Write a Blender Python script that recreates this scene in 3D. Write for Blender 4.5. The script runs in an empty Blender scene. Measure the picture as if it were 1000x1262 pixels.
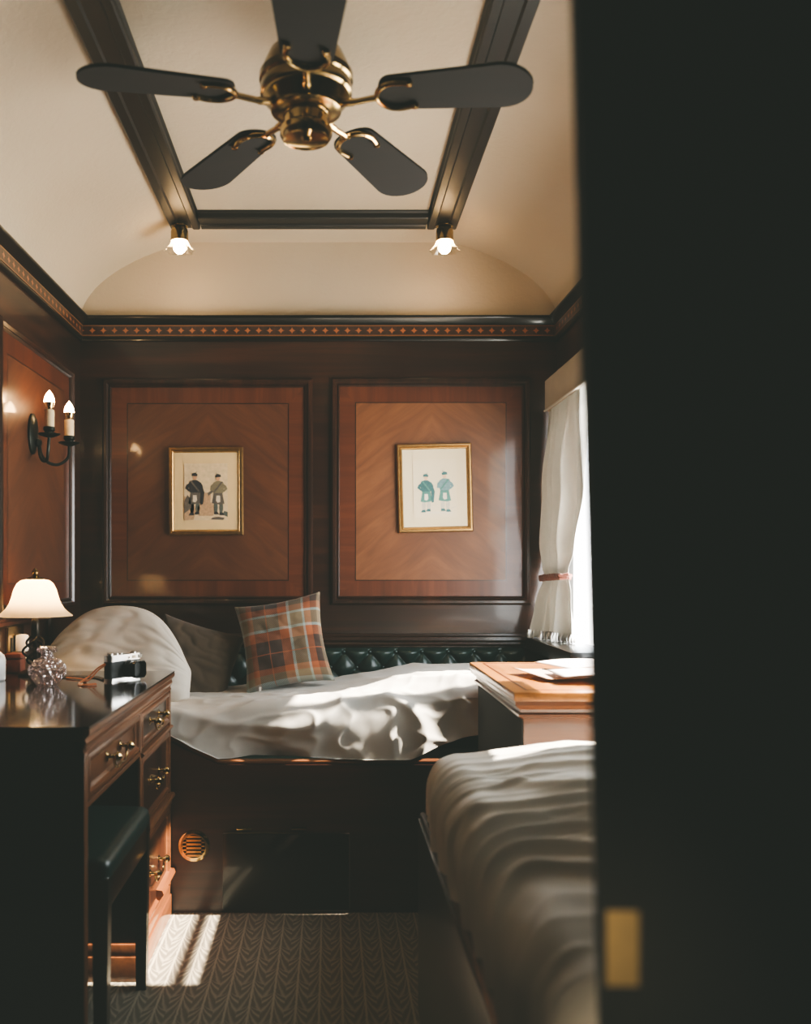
import bpy, bmesh, math, random
from mathutils import Vector, Matrix, noise
C = bpy.context.scene.collection
PI = math.pi
random.seed(4)
F = 1127.0          # focal length in pixels of a 1000x1262 frame
EYE = 1.10
XL, XR, YB = -1.02, 0.92, 3.72      # side walls, end wall

# ------------------------------------------------------------------ node helpers
def new_mat(name):
    m = bpy.data.materials.new(name); m.use_nodes = True
    nt = m.node_tree
    for n in list(nt.nodes): nt.nodes.remove(n)
    out = nt.nodes.new('ShaderNodeOutputMaterial')
    return m, nt, out
class N:
    def __init__(s, nt): s.nt = nt
    def node(s, t, **kw):
        n = s.nt.nodes.new(t)
        for k, v in kw.items(): setattr(n, k, v)
        return n
    def link(s, a, b): s.nt.links.new(a, b)
    def put(s, sock, v):
        if isinstance(v, bpy.types.NodeSocket): s.nt.links.new(v, sock)
        else: sock.default_value = v
    def m(s, op, a, b=None, c=None, clamp=False):
        n = s.node('ShaderNodeMath', operation=op); n.use_clamp = clamp
        s.put(n.inputs[0], a)
        if b is not None: s.put(n.inputs[1], b)
        if c is not None: s.put(n.inputs[2], c)
        return n.outputs[0]
    def mix(s, f, a, b, blend='MIX'):
        n = s.node('ShaderNodeMix', data_type='RGBA', blend_type=blend)
        s.put(n.inputs[0], f); s.put(n.inputs[6], a); s.put(n.inputs[7], b)
        return n.outputs[2]
    def xyz(s, v):
        n = s.node('ShaderNodeSeparateXYZ'); s.link(v, n.inputs[0]); return n.outputs
    def comb(s, x, y, z):
        n = s.node('ShaderNodeCombineXYZ')
        for i, q in enumerate((x, y, z)): s.put(n.inputs[i], q)
        return n.outputs[0]
    def noise(s, vec, scale, detail=4, rough=.55, dist=0):
        n = s.node('ShaderNodeTexNoise'); s.link(vec, n.inputs['Vector'])
        n.inputs['Scale'].default_value = scale; n.inputs['Detail'].default_value = detail
        n.inputs['Roughness'].default_value = rough; n.inputs['Distortion'].default_value = dist
        return n.outputs['Fac']
    def ramp(s, f, stops):
        n = s.node('ShaderNodeValToRGB'); s.put(n.inputs[0], f)
        e = n.color_ramp.elements
        while len(e) < len(stops): e.new(.5)
        for el, (p, c) in zip(e, stops): el.position = p; el.color = rgba(c)
        return n.outputs[0]
    def bump(s, h, strength=.2, dist=.01):
        n = s.node('ShaderNodeBump'); s.link(h, n.inputs['Height'])
        n.inputs['Strength'].default_value = strength; n.inputs['Distance'].default_value = dist
        return n.outputs[0]
def rgba(c):
    return tuple(c) if len(c) == 4 else (c[0], c[1], c[2], 1)
def srgb(r, g, b):
    f = lambda v: (v/255/12.92) if v/255 <= .04045 else ((v/255+.055)/1.055)**2.4
    return (f(r), f(g), f(b), 1)
def principled(k, out, color, rough=.5, metal=0, normal=None, coat=0, **kw):
    p = k.node('ShaderNodeBsdfPrincipled')
    k.put(p.inputs['Base Color'], color); k.put(p.inputs['Roughness'], rough); p.inputs['Metallic'].default_value = metal
    if normal is not None: k.link(normal, p.inputs['Normal'])
    p.inputs['Coat Weight'].default_value = coat
    p.inputs['Coat Roughness'].default_value = .08
    for n, v in kw.items(): k.put(p.inputs[n.replace('_', ' ')], v)
    k.link(p.outputs[0], out.inputs[0])
    return p
def texco(k, which='Object'):
    return k.node('ShaderNodeTexCoord').outputs[which]

def plain(name, col, rough=.5, metal=0, var=.12, scale=30, bump=0, coat=0, **kw):
    m, nt, out = new_mat(name); k = N(nt); co = texco(k)
    f = k.noise(co, scale, 4)
    lo = tuple(c*(1-var) for c in col[:3]); hi = tuple(min(1, c*(1+var)) for c in col[:3])
    c = k.ramp(f, [(.3, lo), (.7, hi)])
    principled(k, out, c, rough, metal, k.bump(f, bump, .004) if bump else None, coat, **kw)
    return m
def wood(name, dark, mid, light, axis='x', rough=.3, coat=.35, scale=1.0):
    m, nt, out = new_mat(name); k = N(nt); co = texco(k)
    mp = k.node('ShaderNodeMapping'); k.link(co, mp.inputs[0])
    s = {'x': (1.2, 22, 22), 'y': (22, 1.2, 22), 'z': (22, 22, 1.2)}[axis]
    mp.inputs['Scale'].default_value = tuple(q*scale for q in s)
    f = k.noise(mp.outputs[0], 1.0, 6, .6, .6)
    g = k.noise(co, 2.2, 2)
    fine = k.noise(mp.outputs[0], 5.0, 3, .6)
    v = k.m('ADD', k.m('MULTIPLY', f, .7), k.m('MULTIPLY', g, .3))
    c = k.ramp(v, [(.3, dark), (.5, mid), (.72, light)])
    c = k.mix(k.m('MULTIPLY', fine, .35), c, rgba(dark))
    principled(k, out, c, rough, 0, k.bump(fine, .03, .002), coat)
    return m
def veneer(name, cx, cz, ax, dark, mid, light):
    # book-matched veneer: the grain meets in a chevron on the centre line
    m, nt, out = new_mat(name); k = N(nt); co = texco(k)
    x, y, z = k.xyz(co)
    a = x if ax == 'x' else y
    u = k.m('ABSOLUTE', k.m('SUBTRACT', a, cx)); v = k.m('SUBTRACT', z, cz)
    across = k.m('ADD', k.m('MULTIPLY', u, .62), k.m('MULTIPLY', v, .78)); along = k.m('SUBTRACT', u, v)
    vec = k.comb(k.m('MULTIPLY', across, 18), k.m('MULTIPLY', along, 2.2), 3.3)
    f = k.noise(vec, 1.0, 6, .6, .9)
    fine = k.noise(k.comb(k.m('MULTIPLY', across, 120), k.m('MULTIPLY', along, 6), 1.3), 1.0, 3)
    big = k.noise(co, 3.0, 2)
    vv = k.m('ADD', k.m('MULTIPLY', f, .72), k.m('MULTIPLY', big, .28))
    c = k.ramp(vv, [(.32, dark), (.5, mid), (.7, light)])
    c = k.mix(k.m('MULTIPLY', fine, .3), c, rgba(dark))
    principled(k, out, c, .42, 0, None, .35)
    return m
def emission(name, col, st):
    m, nt, out = new_mat(name); k = N(nt)
    e = k.node('ShaderNodeEmission'); e.inputs[0].default_value = rgba(col); e.inputs[1].default_value = st
    k.link(e.outputs[0], out.inputs[0]); return m
def thin_glass(name, col=(1, 1, 1, 1), ior=1.45):
    m, nt, out = new_mat(name); k = N(nt)
    t = k.node('ShaderNodeBsdfTransparent'); t.inputs[0].default_value = rgba(col)
    g = k.node('ShaderNodeBsdfGlossy'); g.inputs['Roughness'].default_value = .03
    lw = k.node('ShaderNodeLayerWeight'); lw.inputs[0].default_value = .5
    fr = k.m('ADD', (ior-1)**2/(ior+1)**2, k.m('MULTIPLY', k.m('POWER', lw.outputs['Facing'], 5.0), .7))
    mx = k.node('ShaderNodeMixShader'); k.link(fr, mx.inputs[0])
    k.link(t.outputs[0], mx.inputs[1]); k.link(g.outputs[0], mx.inputs[2]); k.link(mx.outputs[0], out.inputs[0])
    return m
def fabric(name, col, var=.1, rough=.9, weave=900, sheen=.15):
    m, nt, out = new_mat(name); k = N(nt); co = texco(k)
    f = k.noise(co, 14, 4); w = k.noise(co, weave, 2)
    lo = tuple(c*(1-var) for c in col[:3]); hi = tuple(min(1, c*(1+var)) for c in col[:3])
    c = k.ramp(k.m('ADD', k.m('MULTIPLY', f, .6), k.m('MULTIPLY', w, .4)), [(.35, lo), (.65, hi)])
    principled(k, out, c, rough, 0, k.bump(w, .12, .001), 0, Sheen_Weight=sheen)
    return m

M = {}
D_, MI, LI = srgb(22, 11, 7), srgb(50, 25, 14), srgb(82, 43, 25)
M['bed_wood'] = wood('bed_front_wood', srgb(30, 15, 10), srgb(66, 33, 22), srgb(92, 48, 32), 'x', .35, .25)
M['dark_wood_x'] = wood('mahogany_dark_x', D_, MI, LI, 'x')
M['dark_wood_y'] = wood('mahogany_dark_y', D_, MI, LI, 'y')
M['dark_wood_z'] = wood('mahogany_dark_z', D_, MI, LI, 'z')
R1, R2, R3 = srgb(68, 36, 20), srgb(114, 67, 37), srgb(148, 95, 55)
M['red_wood_y'] = wood('mahogany_red_y', R1, R2, R3, 'y')
M['red_wood_z'] = wood('mahogany_red_z', R1, R2, R3, 'z')
M['red_wood_x'] = wood('mahogany_red_x', R1, R2, R3, 'x')
M['band_x'] = wood('crossband_x', srgb(74, 38, 23), srgb(96, 49, 29), srgb(118, 64, 39), 'x', .34, .4)
M['band_z'] = wood('crossband_z', srgb(74, 38, 23), srgb(96, 49, 29), srgb(118, 64, 39), 'z', .34, .4)
M['band_y'] = wood('crossband_y', srgb(74, 38, 23), srgb(96, 49, 29), srgb(118, 64, 39), 'y', .34, .4)
M['beam'] = wood('beam_wood_y', srgb(12, 7, 5), srgb(20, 10, 7), srgb(38, 18, 12), 'y', .42, 0)
M['beam_x'] = wood('beam_wood_x', srgb(14, 8, 6), srgb(16, 9, 7), srgb(26, 13, 9), 'x', .45, 0)
M['black_wood'] = wood('ebonised_wood', srgb(12, 8, 6), srgb(20, 13, 9), srgb(34, 20, 14), 'z', .28, .5)
M['matt_black'] = plain('matt_black_wood', srgb(22, 15, 11), .8, 0, .2, 30)
M['desk_top'] = wood('desk_top_wood', srgb(20, 9, 6), srgb(42, 19, 12), srgb(64, 30, 18), 'y', .12, .6)
M['table_top'] = wood('table_top_wood', srgb(150, 92, 42), srgb(190, 128, 64), srgb(214, 154, 86), 'y', .3, .4)
M['blade'] = wood('blade_wood', srgb(12, 6, 5), srgb(22, 10, 8), srgb(32, 15, 12), 'x', .8, 0)
M['brass'] = plain('polished_brass', srgb(208, 180, 124), .16, 1, .06, 40)
M['old_brass'] = plain('antique_brass', srgb(158, 136, 92), .2, 1, .12, 40)
M['gold'] = plain('gilt', srgb(176, 142, 90), .38, 1, .15, 60)
M['bronze'] = plain('dark_bronze', srgb(34, 36, 32), .35, .8, .2, 50)
M['iron'] = plain('dark_iron', srgb(46, 40, 34), .3, .9, .15, 50)
M['silver'] = plain('satin_silver', srgb(215, 212, 205), .28, 1, .05, 60)
M['black'] = plain('black_leatherette', srgb(22, 22, 22), .45, 0, .2, 900, .3)
M['black_gloss'] = plain('black_gloss', srgb(12, 12, 13), .12, 0, .1, 50)
M['lens_glass'] = plain('lens_glass', srgb(24, 30, 30), .05, 0, .1, 30, coat=1)
M['leather'] = plain('green_leather', srgb(20, 42, 38), .32, 0, .15, 160, .15, .15)
M['tan'] = plain('tan_leather', srgb(176, 96, 48), .5, 0, .12, 80)
M['dark_strap'] = plain('dark_leather', srgb(48, 28, 20), .5, 0, .12, 80)
M['candle'] = plain('candle_sleeve', srgb(226, 204, 168), .5, 0, .05, 40)
M['white'] = plain('white_plastic', srgb(232, 226, 214), .4, 0, .04, 40)
M['ceramic'] = plain('white_ceramic', srgb(226, 228, 228), .2, 0, .03, 40)
M['box'] = plain('red_brown_box', srgb(104, 46, 32), .45, 0, .2, 60)
M['linen'] = fabric('white_linen', srgb(200, 195, 186), .05)
M['pillow_linen'] = fabric('pillow_linen', srgb(200, 192, 180), .05)
M['duvet_grey'] = fabric('bed_linen', srgb(220, 215, 205), .05)
M['taupe'] = fabric('taupe_wool', srgb(78, 62, 46), .12, .95, 600, .2)
M['curtain'] = fabric('curtain_cloth', srgb(198, 197, 190), .06, .85, 500, .2)
def translucent(m, col, f):
    nt = m.node_tree; k = N(nt); out = [n for n in nt.nodes if n.type == 'OUTPUT_MATERIAL'][0]
    src = out.inputs[0].links[0].from_socket
    t = k.node('ShaderNodeBsdfTranslucent'); t.inputs[0].default_value = col
    mx = k.node('ShaderNodeMixShader'); mx.inputs[0].default_value = f
    k.link(src, mx.inputs[1]); k.link(t.outputs[0], mx.inputs[2]); k.link(mx.outputs[0], out.inputs[0])
translucent(M['curtain'], srgb(190, 192, 190), .16)
M['pelmet'] = fabric('pelmet_cloth', srgb(158, 146, 124), .06, .9, 400, .2)
M['tie'] = fabric('tieback_cord', srgb(124, 70, 54), .4, .7, 260, .2)
M['mat'] = plain('mount_board', srgb(220, 194, 144), .85, 0, .03, 20)
M['paper'] = plain('print_paper', srgb(234, 216, 176), .85, 0, .05, 14)
M['paper_light'] = plain('print_paper_light', srgb(226, 213, 182), .85, 0, .02, 14)
M['page'] = plain('page_white', srgb(222, 212, 208), .6, 0, .05, 25)
M['page_pink'] = plain('page_pink', srgb(206, 178, 160), .6, 0, .08, 25)
M['ink'] = plain('ink', srgb(44, 42, 40), .8, 0, .1, 30)
M['glass_thin'] = thin_glass('picture_glass', ior=1.25)
M['pane'] = thin_glass('window_glass')
M['bulb'] = emission('candle_bulb_lit', (1, .62, .28), 42)
M['spot_bulb'] = emission('spot_bulb_lit', (1, .68, .36), 60)

def make_glass():
    m, nt, out = new_mat('cut_crystal'); k = N(nt)
    t = k.node('ShaderNodeBsdfTransparent'); t.inputs[0].default_value = (.90, .76, .76, 1)
    tl = k.node('ShaderNodeBsdfTranslucent'); tl.inputs[0].default_value = (.9, .74, .72, 1)
    g = k.node('ShaderNodeBsdfGlossy'); g.inputs['Roughness'].default_value = .06
    vo = k.node('ShaderNodeTexVoronoi'); vo.inputs['Scale'].default_value = 95; k.link(texco(k), vo.inputs['Vector'])
    k.link(k.bump(vo.outputs['Distance'], 1.0, .012), g.inputs['Normal'])
    a = k.node('ShaderNodeMixShader'); a.inputs[0].default_value = .22
    k.link(t.outputs[0], a.inputs[1]); k.link(tl.outputs[0], a.inputs[2])
    b = k.node('ShaderNodeMixShader'); b.inputs[0].default_value = .5
    k.link(a.outputs[0], b.inputs[1]); k.link(g.outputs[0], b.inputs[2]); k.link(b.outputs[0], out.inputs[0])
    M['crystal'] = m
    m, nt, out = new_mat('spot_shade_glass'); k = N(nt)
    t = k.node('ShaderNodeBsdfTranslucent'); t.inputs[0].default_value = (.95, .86, .68, 1)
    g = k.node('ShaderNodeBsdfGlossy'); g.inputs['Roughness'].default_value = .1
    tr = k.node('ShaderNodeBsdfTransparent')
    a = k.node('ShaderNodeMixShader'); a.inputs[0].default_value = .35
    k.link(t.outputs[0], a.inputs[1]); k.link(tr.outputs[0], a.inputs[2])
    b = k.node('ShaderNodeMixShader'); b.inputs[0].default_value = .12
    k.link(a.outputs[0], b.inputs[1]); k.link(g.outputs[0], b.inputs[2]); k.link(b.outputs[0], out.inputs[0])
    M['spot_glass'] = m
    m, nt, out = new_mat('lamp_shade_glass'); k = N(nt)
    t = k.node('ShaderNodeBsdfTranslucent'); t.inputs[0].default_value = (.92, .80, .58, 1)
    d = k.node('ShaderNodeBsdfDiffuse'); d.inputs[0].default_value = (.8, .7, .52, 1)
    g = k.node('ShaderNodeBsdfGlossy'); g.inputs['Roughness'].default_value = .2
    a = k.node('ShaderNodeMixShader'); a.inputs[0].default_value = .35
    k.link(t.outputs[0], a.inputs[1]); k.link(d.outputs[0], a.inputs[2])
    b = k.node('ShaderNodeMixShader'); b.inputs[0].default_value = .05
    k.link(a.outputs[0], b.inputs[1]); k.link(g.outputs[0], b.inputs[2]); k.link(b.outputs[0], out.inputs[0])
    M['shade'] = m
make_glass()

def make_plaster():
    m, nt, out = new_mat('cream_plaster'); k = N(nt); co = texco(k)
    a = k.noise(co, 45, 3, .5, .8); b = k.noise(co, 1.2, 2)
    c = k.ramp(b, [(.3, srgb(194, 180, 157)), (.7, srgb(204, 191, 170))])
    principled(k, out, c, .55, 0, k.bump(a, .22, .006), 0, Specular_IOR_Level=.35)
    M['plaster'] = m
make_plaster()

def make_carpet():
    m, nt, out = new_mat('fern_carpet'); k = N(nt); co = texco(k)
    x, y, z = k.xyz(co)
    P, Q, SM = .0585, .145, .44
    u = k.m('DIVIDE', x, P)
    col = k.m('FLOOR', u)
    wob = k.m('MULTIPLY', k.m('SUBTRACT', k.noise(co, 60, 2), .5), .10)
    fx = k.m('ADD', k.m('SUBTRACT', k.m('FRACT', u), .5), wob)
    v = k.m('ADD', k.m('DIVIDE', y, Q), k.m('MULTIPLY', col, .5))
    dy = k.m('SUBTRACT', 1.0, k.m('FRACT', v))
    dx = k.m('ADD', k.m('ABSOLUTE', fx), .012)
    g = k.m('MULTIPLY', k.m('POWER', dx, .42), SM)
    dyy = k.m('ADD', dy, k.m('LESS_THAN', dy, g))
    ph = k.m('MULTIPLY', k.m('LOGARITHM', k.m('DIVIDE', dyy, g), 2.718), 2.1)
    ln = k.m('ABSOLUTE', k.m('SUBTRACT', k.m('FRACT', k.m('ADD', ph, .5)), .5))
    line = k.m('SUBTRACT', 1.0, k.m('MULTIPLY', ln, 3.3), clamp=True)
    line = k.m('MULTIPLY', line, k.m('SUBTRACT', 1.1, k.m('MULTIPLY', ph, .10)))
    line = k.m('MULTIPLY', line, k.m('GREATER_THAN', 3.4, ph))
    stem = k.m('LESS_THAN', dx, .06)
    line = k.m('MAXIMUM', line, stem)
    n1 = k.noise(co, 900, 2); n2 = k.noise(co, 5, 3)
    f = k.m('MULTIPLY', line, k.m('ADD', .35, k.m('MULTIPLY', n1, .6)), clamp=True)
    c = k.mix(f, srgb(106, 98, 82), srgb(200, 188, 162))
    c = k.mix(k.m('MULTIPLY', n2, .25), c, srgb(86, 80, 68))
    h = k.m('ADD', k.m('MULTIPLY', n1, .5), k.m('MULTIPLY', line, .5))
    principled(k, out, c, .95, 0, k.bump(h, .15, .003), 0, Sheen_Weight=.2)
    M['carpet'] = m
make_carpet()

def make_inlay(name, axis):
    m, nt, out = new_mat(name); k = N(nt); co = texco(k)
    x, y, z = k.xyz(co); a = x if axis == 'x' else y
    P = .045; zc = 2.0625
    fx = k.m('ABSOLUTE', k.m('SUBTRACT', k.m('FRACT', k.m('DIVIDE', a, P)), .5))
    dz = k.m('ABSOLUTE', k.m('DIVIDE', k.m('SUBTRACT', z, zc), P))
    sx = k.m('POWER', fx, .62); sz = k.m('POWER', dz, .62)
    dia = k.m('LESS_THAN', k.m('ADD', sx, sz), .50)
    e = k.m('ABSOLUTE', k.m('SUBTRACT', dz, .44)); edge = k.m('LESS_THAN', e, .055)
    n = k.noise(co, 60, 3)
    base = k.ramp(n, [(.3, srgb(38, 20, 13)), (.7, srgb(70, 36, 22))])
    c = k.mix(dia, base, srgb(168, 104, 62)); c = k.mix(edge, c, srgb(124, 82, 46))
    principled(k, out, c, .35, 0, None, .4)
    return m
M['inlay_x'] = make_inlay('inlay_band_x', 'x'); M['inlay_y'] = make_inlay('inlay_band_y', 'y')

def make_tartan():
    m, nt, out = new_mat('tartan_wool'); k = N(nt)
    uv = texco(k, 'UV'); x, y, z = k.xyz(uv)
    BR, OR, TN, BL = srgb(52, 33, 26), srgb(146, 80, 44), srgb(126, 110, 84), srgb(150, 168, 164)
    def band(c):
        n = k.node('ShaderNodeValToRGB'); k.link(c, n.inputs[0]); n.color_ramp.interpolation = 'CONSTANT'
        e = n.color_ramp.elements
        st = [(0, BL), (.05, TN), (.13, OR), (.20, BR), (.50, OR), (.60, BL), (.63, TN), (.77, BL), (.80, OR), (.88, BR), (.96, TN)]
        while len(e) < len(st): e.new(.5)
        for el, (p, cc) in zip(e, st): el.position = p; el.color = rgba(cc)
        return n.outputs[0]
    a, b = band(x), band(y)
    tw = k.m('FRACT', k.m('MULTIPLY', k.m('ADD', x, y), 55.0))
    sel = k.m('ADD', .25, k.m('MULTIPLY', k.m('GREATER_THAN', tw, .5), .5))
    c = k.mix(sel, a, b)
    w = k.noise(uv, 300, 2)
    c = k.mix(k.m('MULTIPLY', w, .25), c, srgb(60, 44, 34))
    thin = k.m('LESS_THAN', k.m('ABSOLUTE', k.m('SUBTRACT', x, .36)), .006)
    thin2 = k.m('LESS_THAN', k.m('ABSOLUTE', k.m('SUBTRACT', y, .36)), .006)
    c = k.mix(k.m('MULTIPLY', k.m('MAXIMUM', thin, thin2), .6), c, OR)
    principled(k, out, c, .95, 0, k.bump(w, .2, .002), 0, Sheen_Weight=.2)
    M['tartan'] = m
make_tartan()

# ------------------------------------------------------------------ mesh helpers
class MB:
    def __init__(s): s.v = []; s.f = []; s.mi = []; s.uv = {}
    def add(s, vs, fs, mi=0):
        o = len(s.v); s.v += [tuple(q) for q in vs]
        s.f += [tuple(i+o for i in f) for f in fs]; s.mi += [mi]*len(fs)
        return s
    def box(s, x0, x1, y0, y1, z0, z1, mi=0, b=0.0):
        if b <= 0:
            vs = [(x, y, z) for x in (x0, x1) for y in (y0, y1) for z in (z0, z1)]
            s.add(vs, [(0, 1, 3, 2), (4, 6, 7, 5), (0, 4, 5, 1), (2, 3, 7, 6), (0, 2, 6, 4), (1, 5, 7, 3)], mi)
        else:
            bm = bmesh.new(); bmesh.ops.create_cube(bm, size=1)
            for q in bm.verts:
                q.co = Vector(((x0+x1)/2+q.co.x*(x1-x0), (y0+y1)/2+q.co.y*(y1-y0), (z0+z1)/2+q.co.z*(z1-z0)))
            b = min(b, (x1-x0)*.45, (y1-y0)*.45, (z1-z0)*.45)
            bmesh.ops.bevel(bm, geom=bm.edges[:], offset=b, segments=2, affect='EDGES', profile=.6)
            s.bm(bm, mi)
        return s
    def bm(s, bm, mi=0, mat=None):
        bm.verts.index_update()
        vs = [(mat @ v.co if mat else v.co) for v in bm.verts]
        s.add(vs, [tuple(v.index for v in f.verts) for f in bm.faces], mi); bm.free(); return s
    def lathe(s, prof, c=(0, 0, 0), seg=32, axis='z', mi=0, cap=True, ph=0, rot=None, rfun=None):
        vs, fs = [], []; n = len(prof)
        for j in range(seg):
            a = 2*PI*j/seg+ph
            for i, (r, h) in enumerate(prof):
                rr = r*(rfun(a, i) if rfun else 1)
                p = Vector((rr*math.cos(a), rr*math.sin(a), h))
                if axis == 'x': p = Vector((p.z, p.x, p.y))
                elif axis == 'y': p = Vector((p.x, p.z, -p.y))
                if rot is not None: p = rot @ p
                vs.append(p+Vector(c))
        for j in range(seg):
            k = (j+1) % seg
            for i in range(n-1): fs.append((j*n+i, k*n+i, k*n+i+1, j*n+i+1))
        if cap:
            if prof[0][0] > 1e-6: fs.append(tuple(j*n for j in reversed(range(seg))))
            if prof[-1][0] > 1e-6: fs.append(tuple(j*n+n-1 for j in range(seg)))
        return s.add(vs, fs, mi)
    def tube(s, pts, r, seg=10, mi=0, cap=True, flat=None):
        pts = [Vector(p) for p in pts]; n = len(pts); vs, fs = [], []
        rs = r if isinstance(r, (list, tuple)) else [r]*n
        t0 = (pts[1]-pts[0]).normalized()
        up = Vector((0, 0, 1)) if abs(t0.z) < .9 else Vector((1, 0, 0))
        nrm = (up-t0*up.dot(t0)).normalized()
        for i, p in enumerate(pts):
            t = (pts[min(i+1, n-1)]-pts[max(i-1, 0)]).normalized()
            nrm = (nrm-t*nrm.dot(t)).normalized(); bi = t.cross(nrm)
            for j in range(seg):
                a = 2*PI*j/seg
                fz = flat if flat else 1
                vs.append(p+nrm*math.cos(a)*rs[i]*fz+bi*math.sin(a)*rs[i])
        for i in range(n-1):
            for j in range(seg):
                k = (j+1) % seg
                fs.append((i*seg+j, i*seg+k, (i+1)*seg+k, (i+1)*seg+j))
        if cap: fs += [tuple(reversed(range(seg))), tuple((n-1)*seg+j for j in range(seg))]
        return s.add(vs, fs, mi)
    def grid(s, fn, nu, nv, mi=0, uv=None):
        o = len(s.v); vs = []; fs = []
        for i in range(nu+1):
            for j in range(nv+1):
                vs.append(fn(i/nu, j/nv)); s.uv[o+i*(nv+1)+j] = (i/nu, j/nv)
        for i in range(nu):
            for j in range(nv):
                a = i*(nv+1)+j; fs.append((a, a+nv+1, a+nv+2, a+1))
        return s.add(vs, fs, mi)
    def prism(s, prof, mp, a0, a1, mi=0):
        """profile of (p,q) swept from a0 to a1; mp(p,q,a) -> point"""
        n = len(prof); vs = [mp(p, q, a) for a in (a0, a1) for p, q in prof]
        fs = [(i, (i+1) % n, n+(i+1) % n, n+i) for i in range(n)]
        fs += [tuple(reversed(range(n))), tuple(range(n, 2*n))]
        return s.add(vs, fs, mi)
    def frame(s, a0, a1, b0, b1, prof, mp, mi=0):
        """mitred frame round a rectangle; prof of (inset, out); mp(a,b,out) -> point"""
        n = len(prof); vs = []; fs = []
        for (ca, cb, sa, sb) in ((a0, b0, 1, 1), (a1, b0, -1, 1), (a1, b1, -1, -1), (a0, b1, 1, -1)):
            for i, o in prof: vs.append(mp(ca+sa*i, cb+sb*i, o))
        for c in range(4):
            d = (c+1) % 4
            for i in range(n-1): fs.append((c*n+i, d*n+i, d*n+i+1, c*n+i+1))
        return s.add(vs, fs, mi)
    def build(s, name, mats, parent=None, smooth=True, angle=35, loc=None):
        me = bpy.data.meshes.new(name)
        me.from_pydata([tuple(v) for v in s.v], [], s.f)
        if not isinstance(mats, (list, tuple)): mats = [mats]
        for m in mats: me.materials.append(m)
        for p, i in zip(me.polygons, s.mi): p.material_index = i
        if s.uv:
            l = me.uv_layers.new(name='UVMap')
            for lp in me.loops:
                l.data[lp.index].uv = s.uv.get(lp.vertex_index, (0, 0))
        bm = bmesh.new(); bm.from_mesh(me)
        bmesh.ops.recalc_face_normals(bm, faces=bm.faces); bm.to_mesh(me); bm.free()
        if smooth:
            me.polygons.foreach_set('use_smooth', [True]*len(me.polygons))
            me.set_sharp_from_angle(angle=math.radians(angle))
        me.update()
        o = bpy.data.objects.new(name, me); C.objects.link(o)
        if parent is not None:
            o.parent = parent; o.matrix_parent_inverse = Matrix.Translation(parent.location).inverted() if parent.type == 'EMPTY' else Matrix()
        if loc is not None: o.location = loc
        return o
def tag(o, label, cat, group=None, kind=None):
    o['label'] = label; o['category'] = cat
    if group: o['group'] = group
    if kind: o['kind'] = kind
    return o
def thing(name, label, cat, loc=(0, 0, 0), group=None):
    o = bpy.data.objects.new(name, None); C.objects.link(o); o.location = loc; o.empty_display_size = .05
    return tag(o, label, cat, group)
def struct(o, label=None):
    o['kind'] = 'structure'
    if label: o['label'] = label
    return o
def strap(pts, w, t, mp=None):
    """flat strap along pts (width across Z-perp)"""
    b = MB(); b.tube(pts, w/2, 8, flat=t/w); return b
def curve_pts(pts, n=8):
    """Catmull-Rom"""
    P = [Vector(p) for p in pts]; out = []
    for i in range(len(P)-1):
        p0, p1, p2, p3 = P[max(i-1, 0)], P[i], P[i+1], P[min(i+2, len(P)-1)]
        for j in range(n):
            t = j/n
            out.append(.5*((2*p1)+(-p0+p2)*t+(2*p0-5*p1+4*p2-p3)*t*t+(-p0+3*p1-3*p2+p3)*t**3))
    out.append(P[-1]); return out
def sstep(a, b, x):
    t = max(0, min(1, (x-a)/(b-a))); return t*t*(3-2*t)
def interp(tab, x):
    if x <= tab[0][0]: return tab[0][1]
    for (a, p), (b, q) in zip(tab, tab[1:]):
        if x <= b: return p+(q-p)*sstep(a, b, x)
    return tab[-1][1]

# ------------------------------------------------------------------ the room
struct(MB().box(-1.3, 1.2, -1.2, 3.9, -.04, 0).build('floor', M['carpet']), 'patterned fern carpet')

def vault(t):   # t in [-1,1] across the room
    n = 2.0
    return min(2.425, 2.10+.39*max(0, 1-abs(t)**n)**(1/n))
HW = (XR-XL)/2; XC = (XR+XL)/2
b = MB()
def cf(u, v):
    a = -PI/2+PI*u
    t = math.sin(a)
    t = max(-1, min(1, t))
    return (XC+HW*t, -1.1+(YB+1.1)*v, vault(t))
b.grid(cf, 96, 8)
ceil = struct(b.build('ceiling', M['plaster'], angle=60), 'cream barrel ceiling')

wb = MB().box(XL-.06, XR+.055, YB, YB+.06, 0, 2.07)
wall_back = struct(wb.build('wall_back', M['dark_wood_x']), 'dark panelled end wall')
b = MB()
pts = [(XC+HW*math.sin(-PI/2+PI*i/60), YB, vault(max(-1, min(1, math.sin(-PI/2+PI*i/60))))+.01) for i in range(61)]
b.add([(XL, YB, 2.05)]+pts+[(XR, YB, 2.05)], [tuple(range(63))])
lun = b.build('plaster_panel', M['plaster'], wall_back, smooth=False); 

# left wall and right wall
wall_left = struct(MB().box(XL-.06, XL, -1.1, YB, 0, 2.12).build('wall_left', M['dark_wood_y']), 'dark panelled left wall')
WY0, WY1, WZ0, WZ1 = 2.04, 3.69, .80, 1.80
b = MB()
b.box(XR, XR+.06, -1.1, WY0, 0, 2.12); b.box(XR, XR+.06, WY1, YB, 0, 2.12)
b.box(XR, XR+.06, WY0, WY1, 0, WZ0); b.box(XR, XR+.06, WY0, WY1, WZ1, 2.12)
wall_right = struct(b.build('wall_right', M['dark_wood_y']), 'dark panelled window wall')

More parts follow.
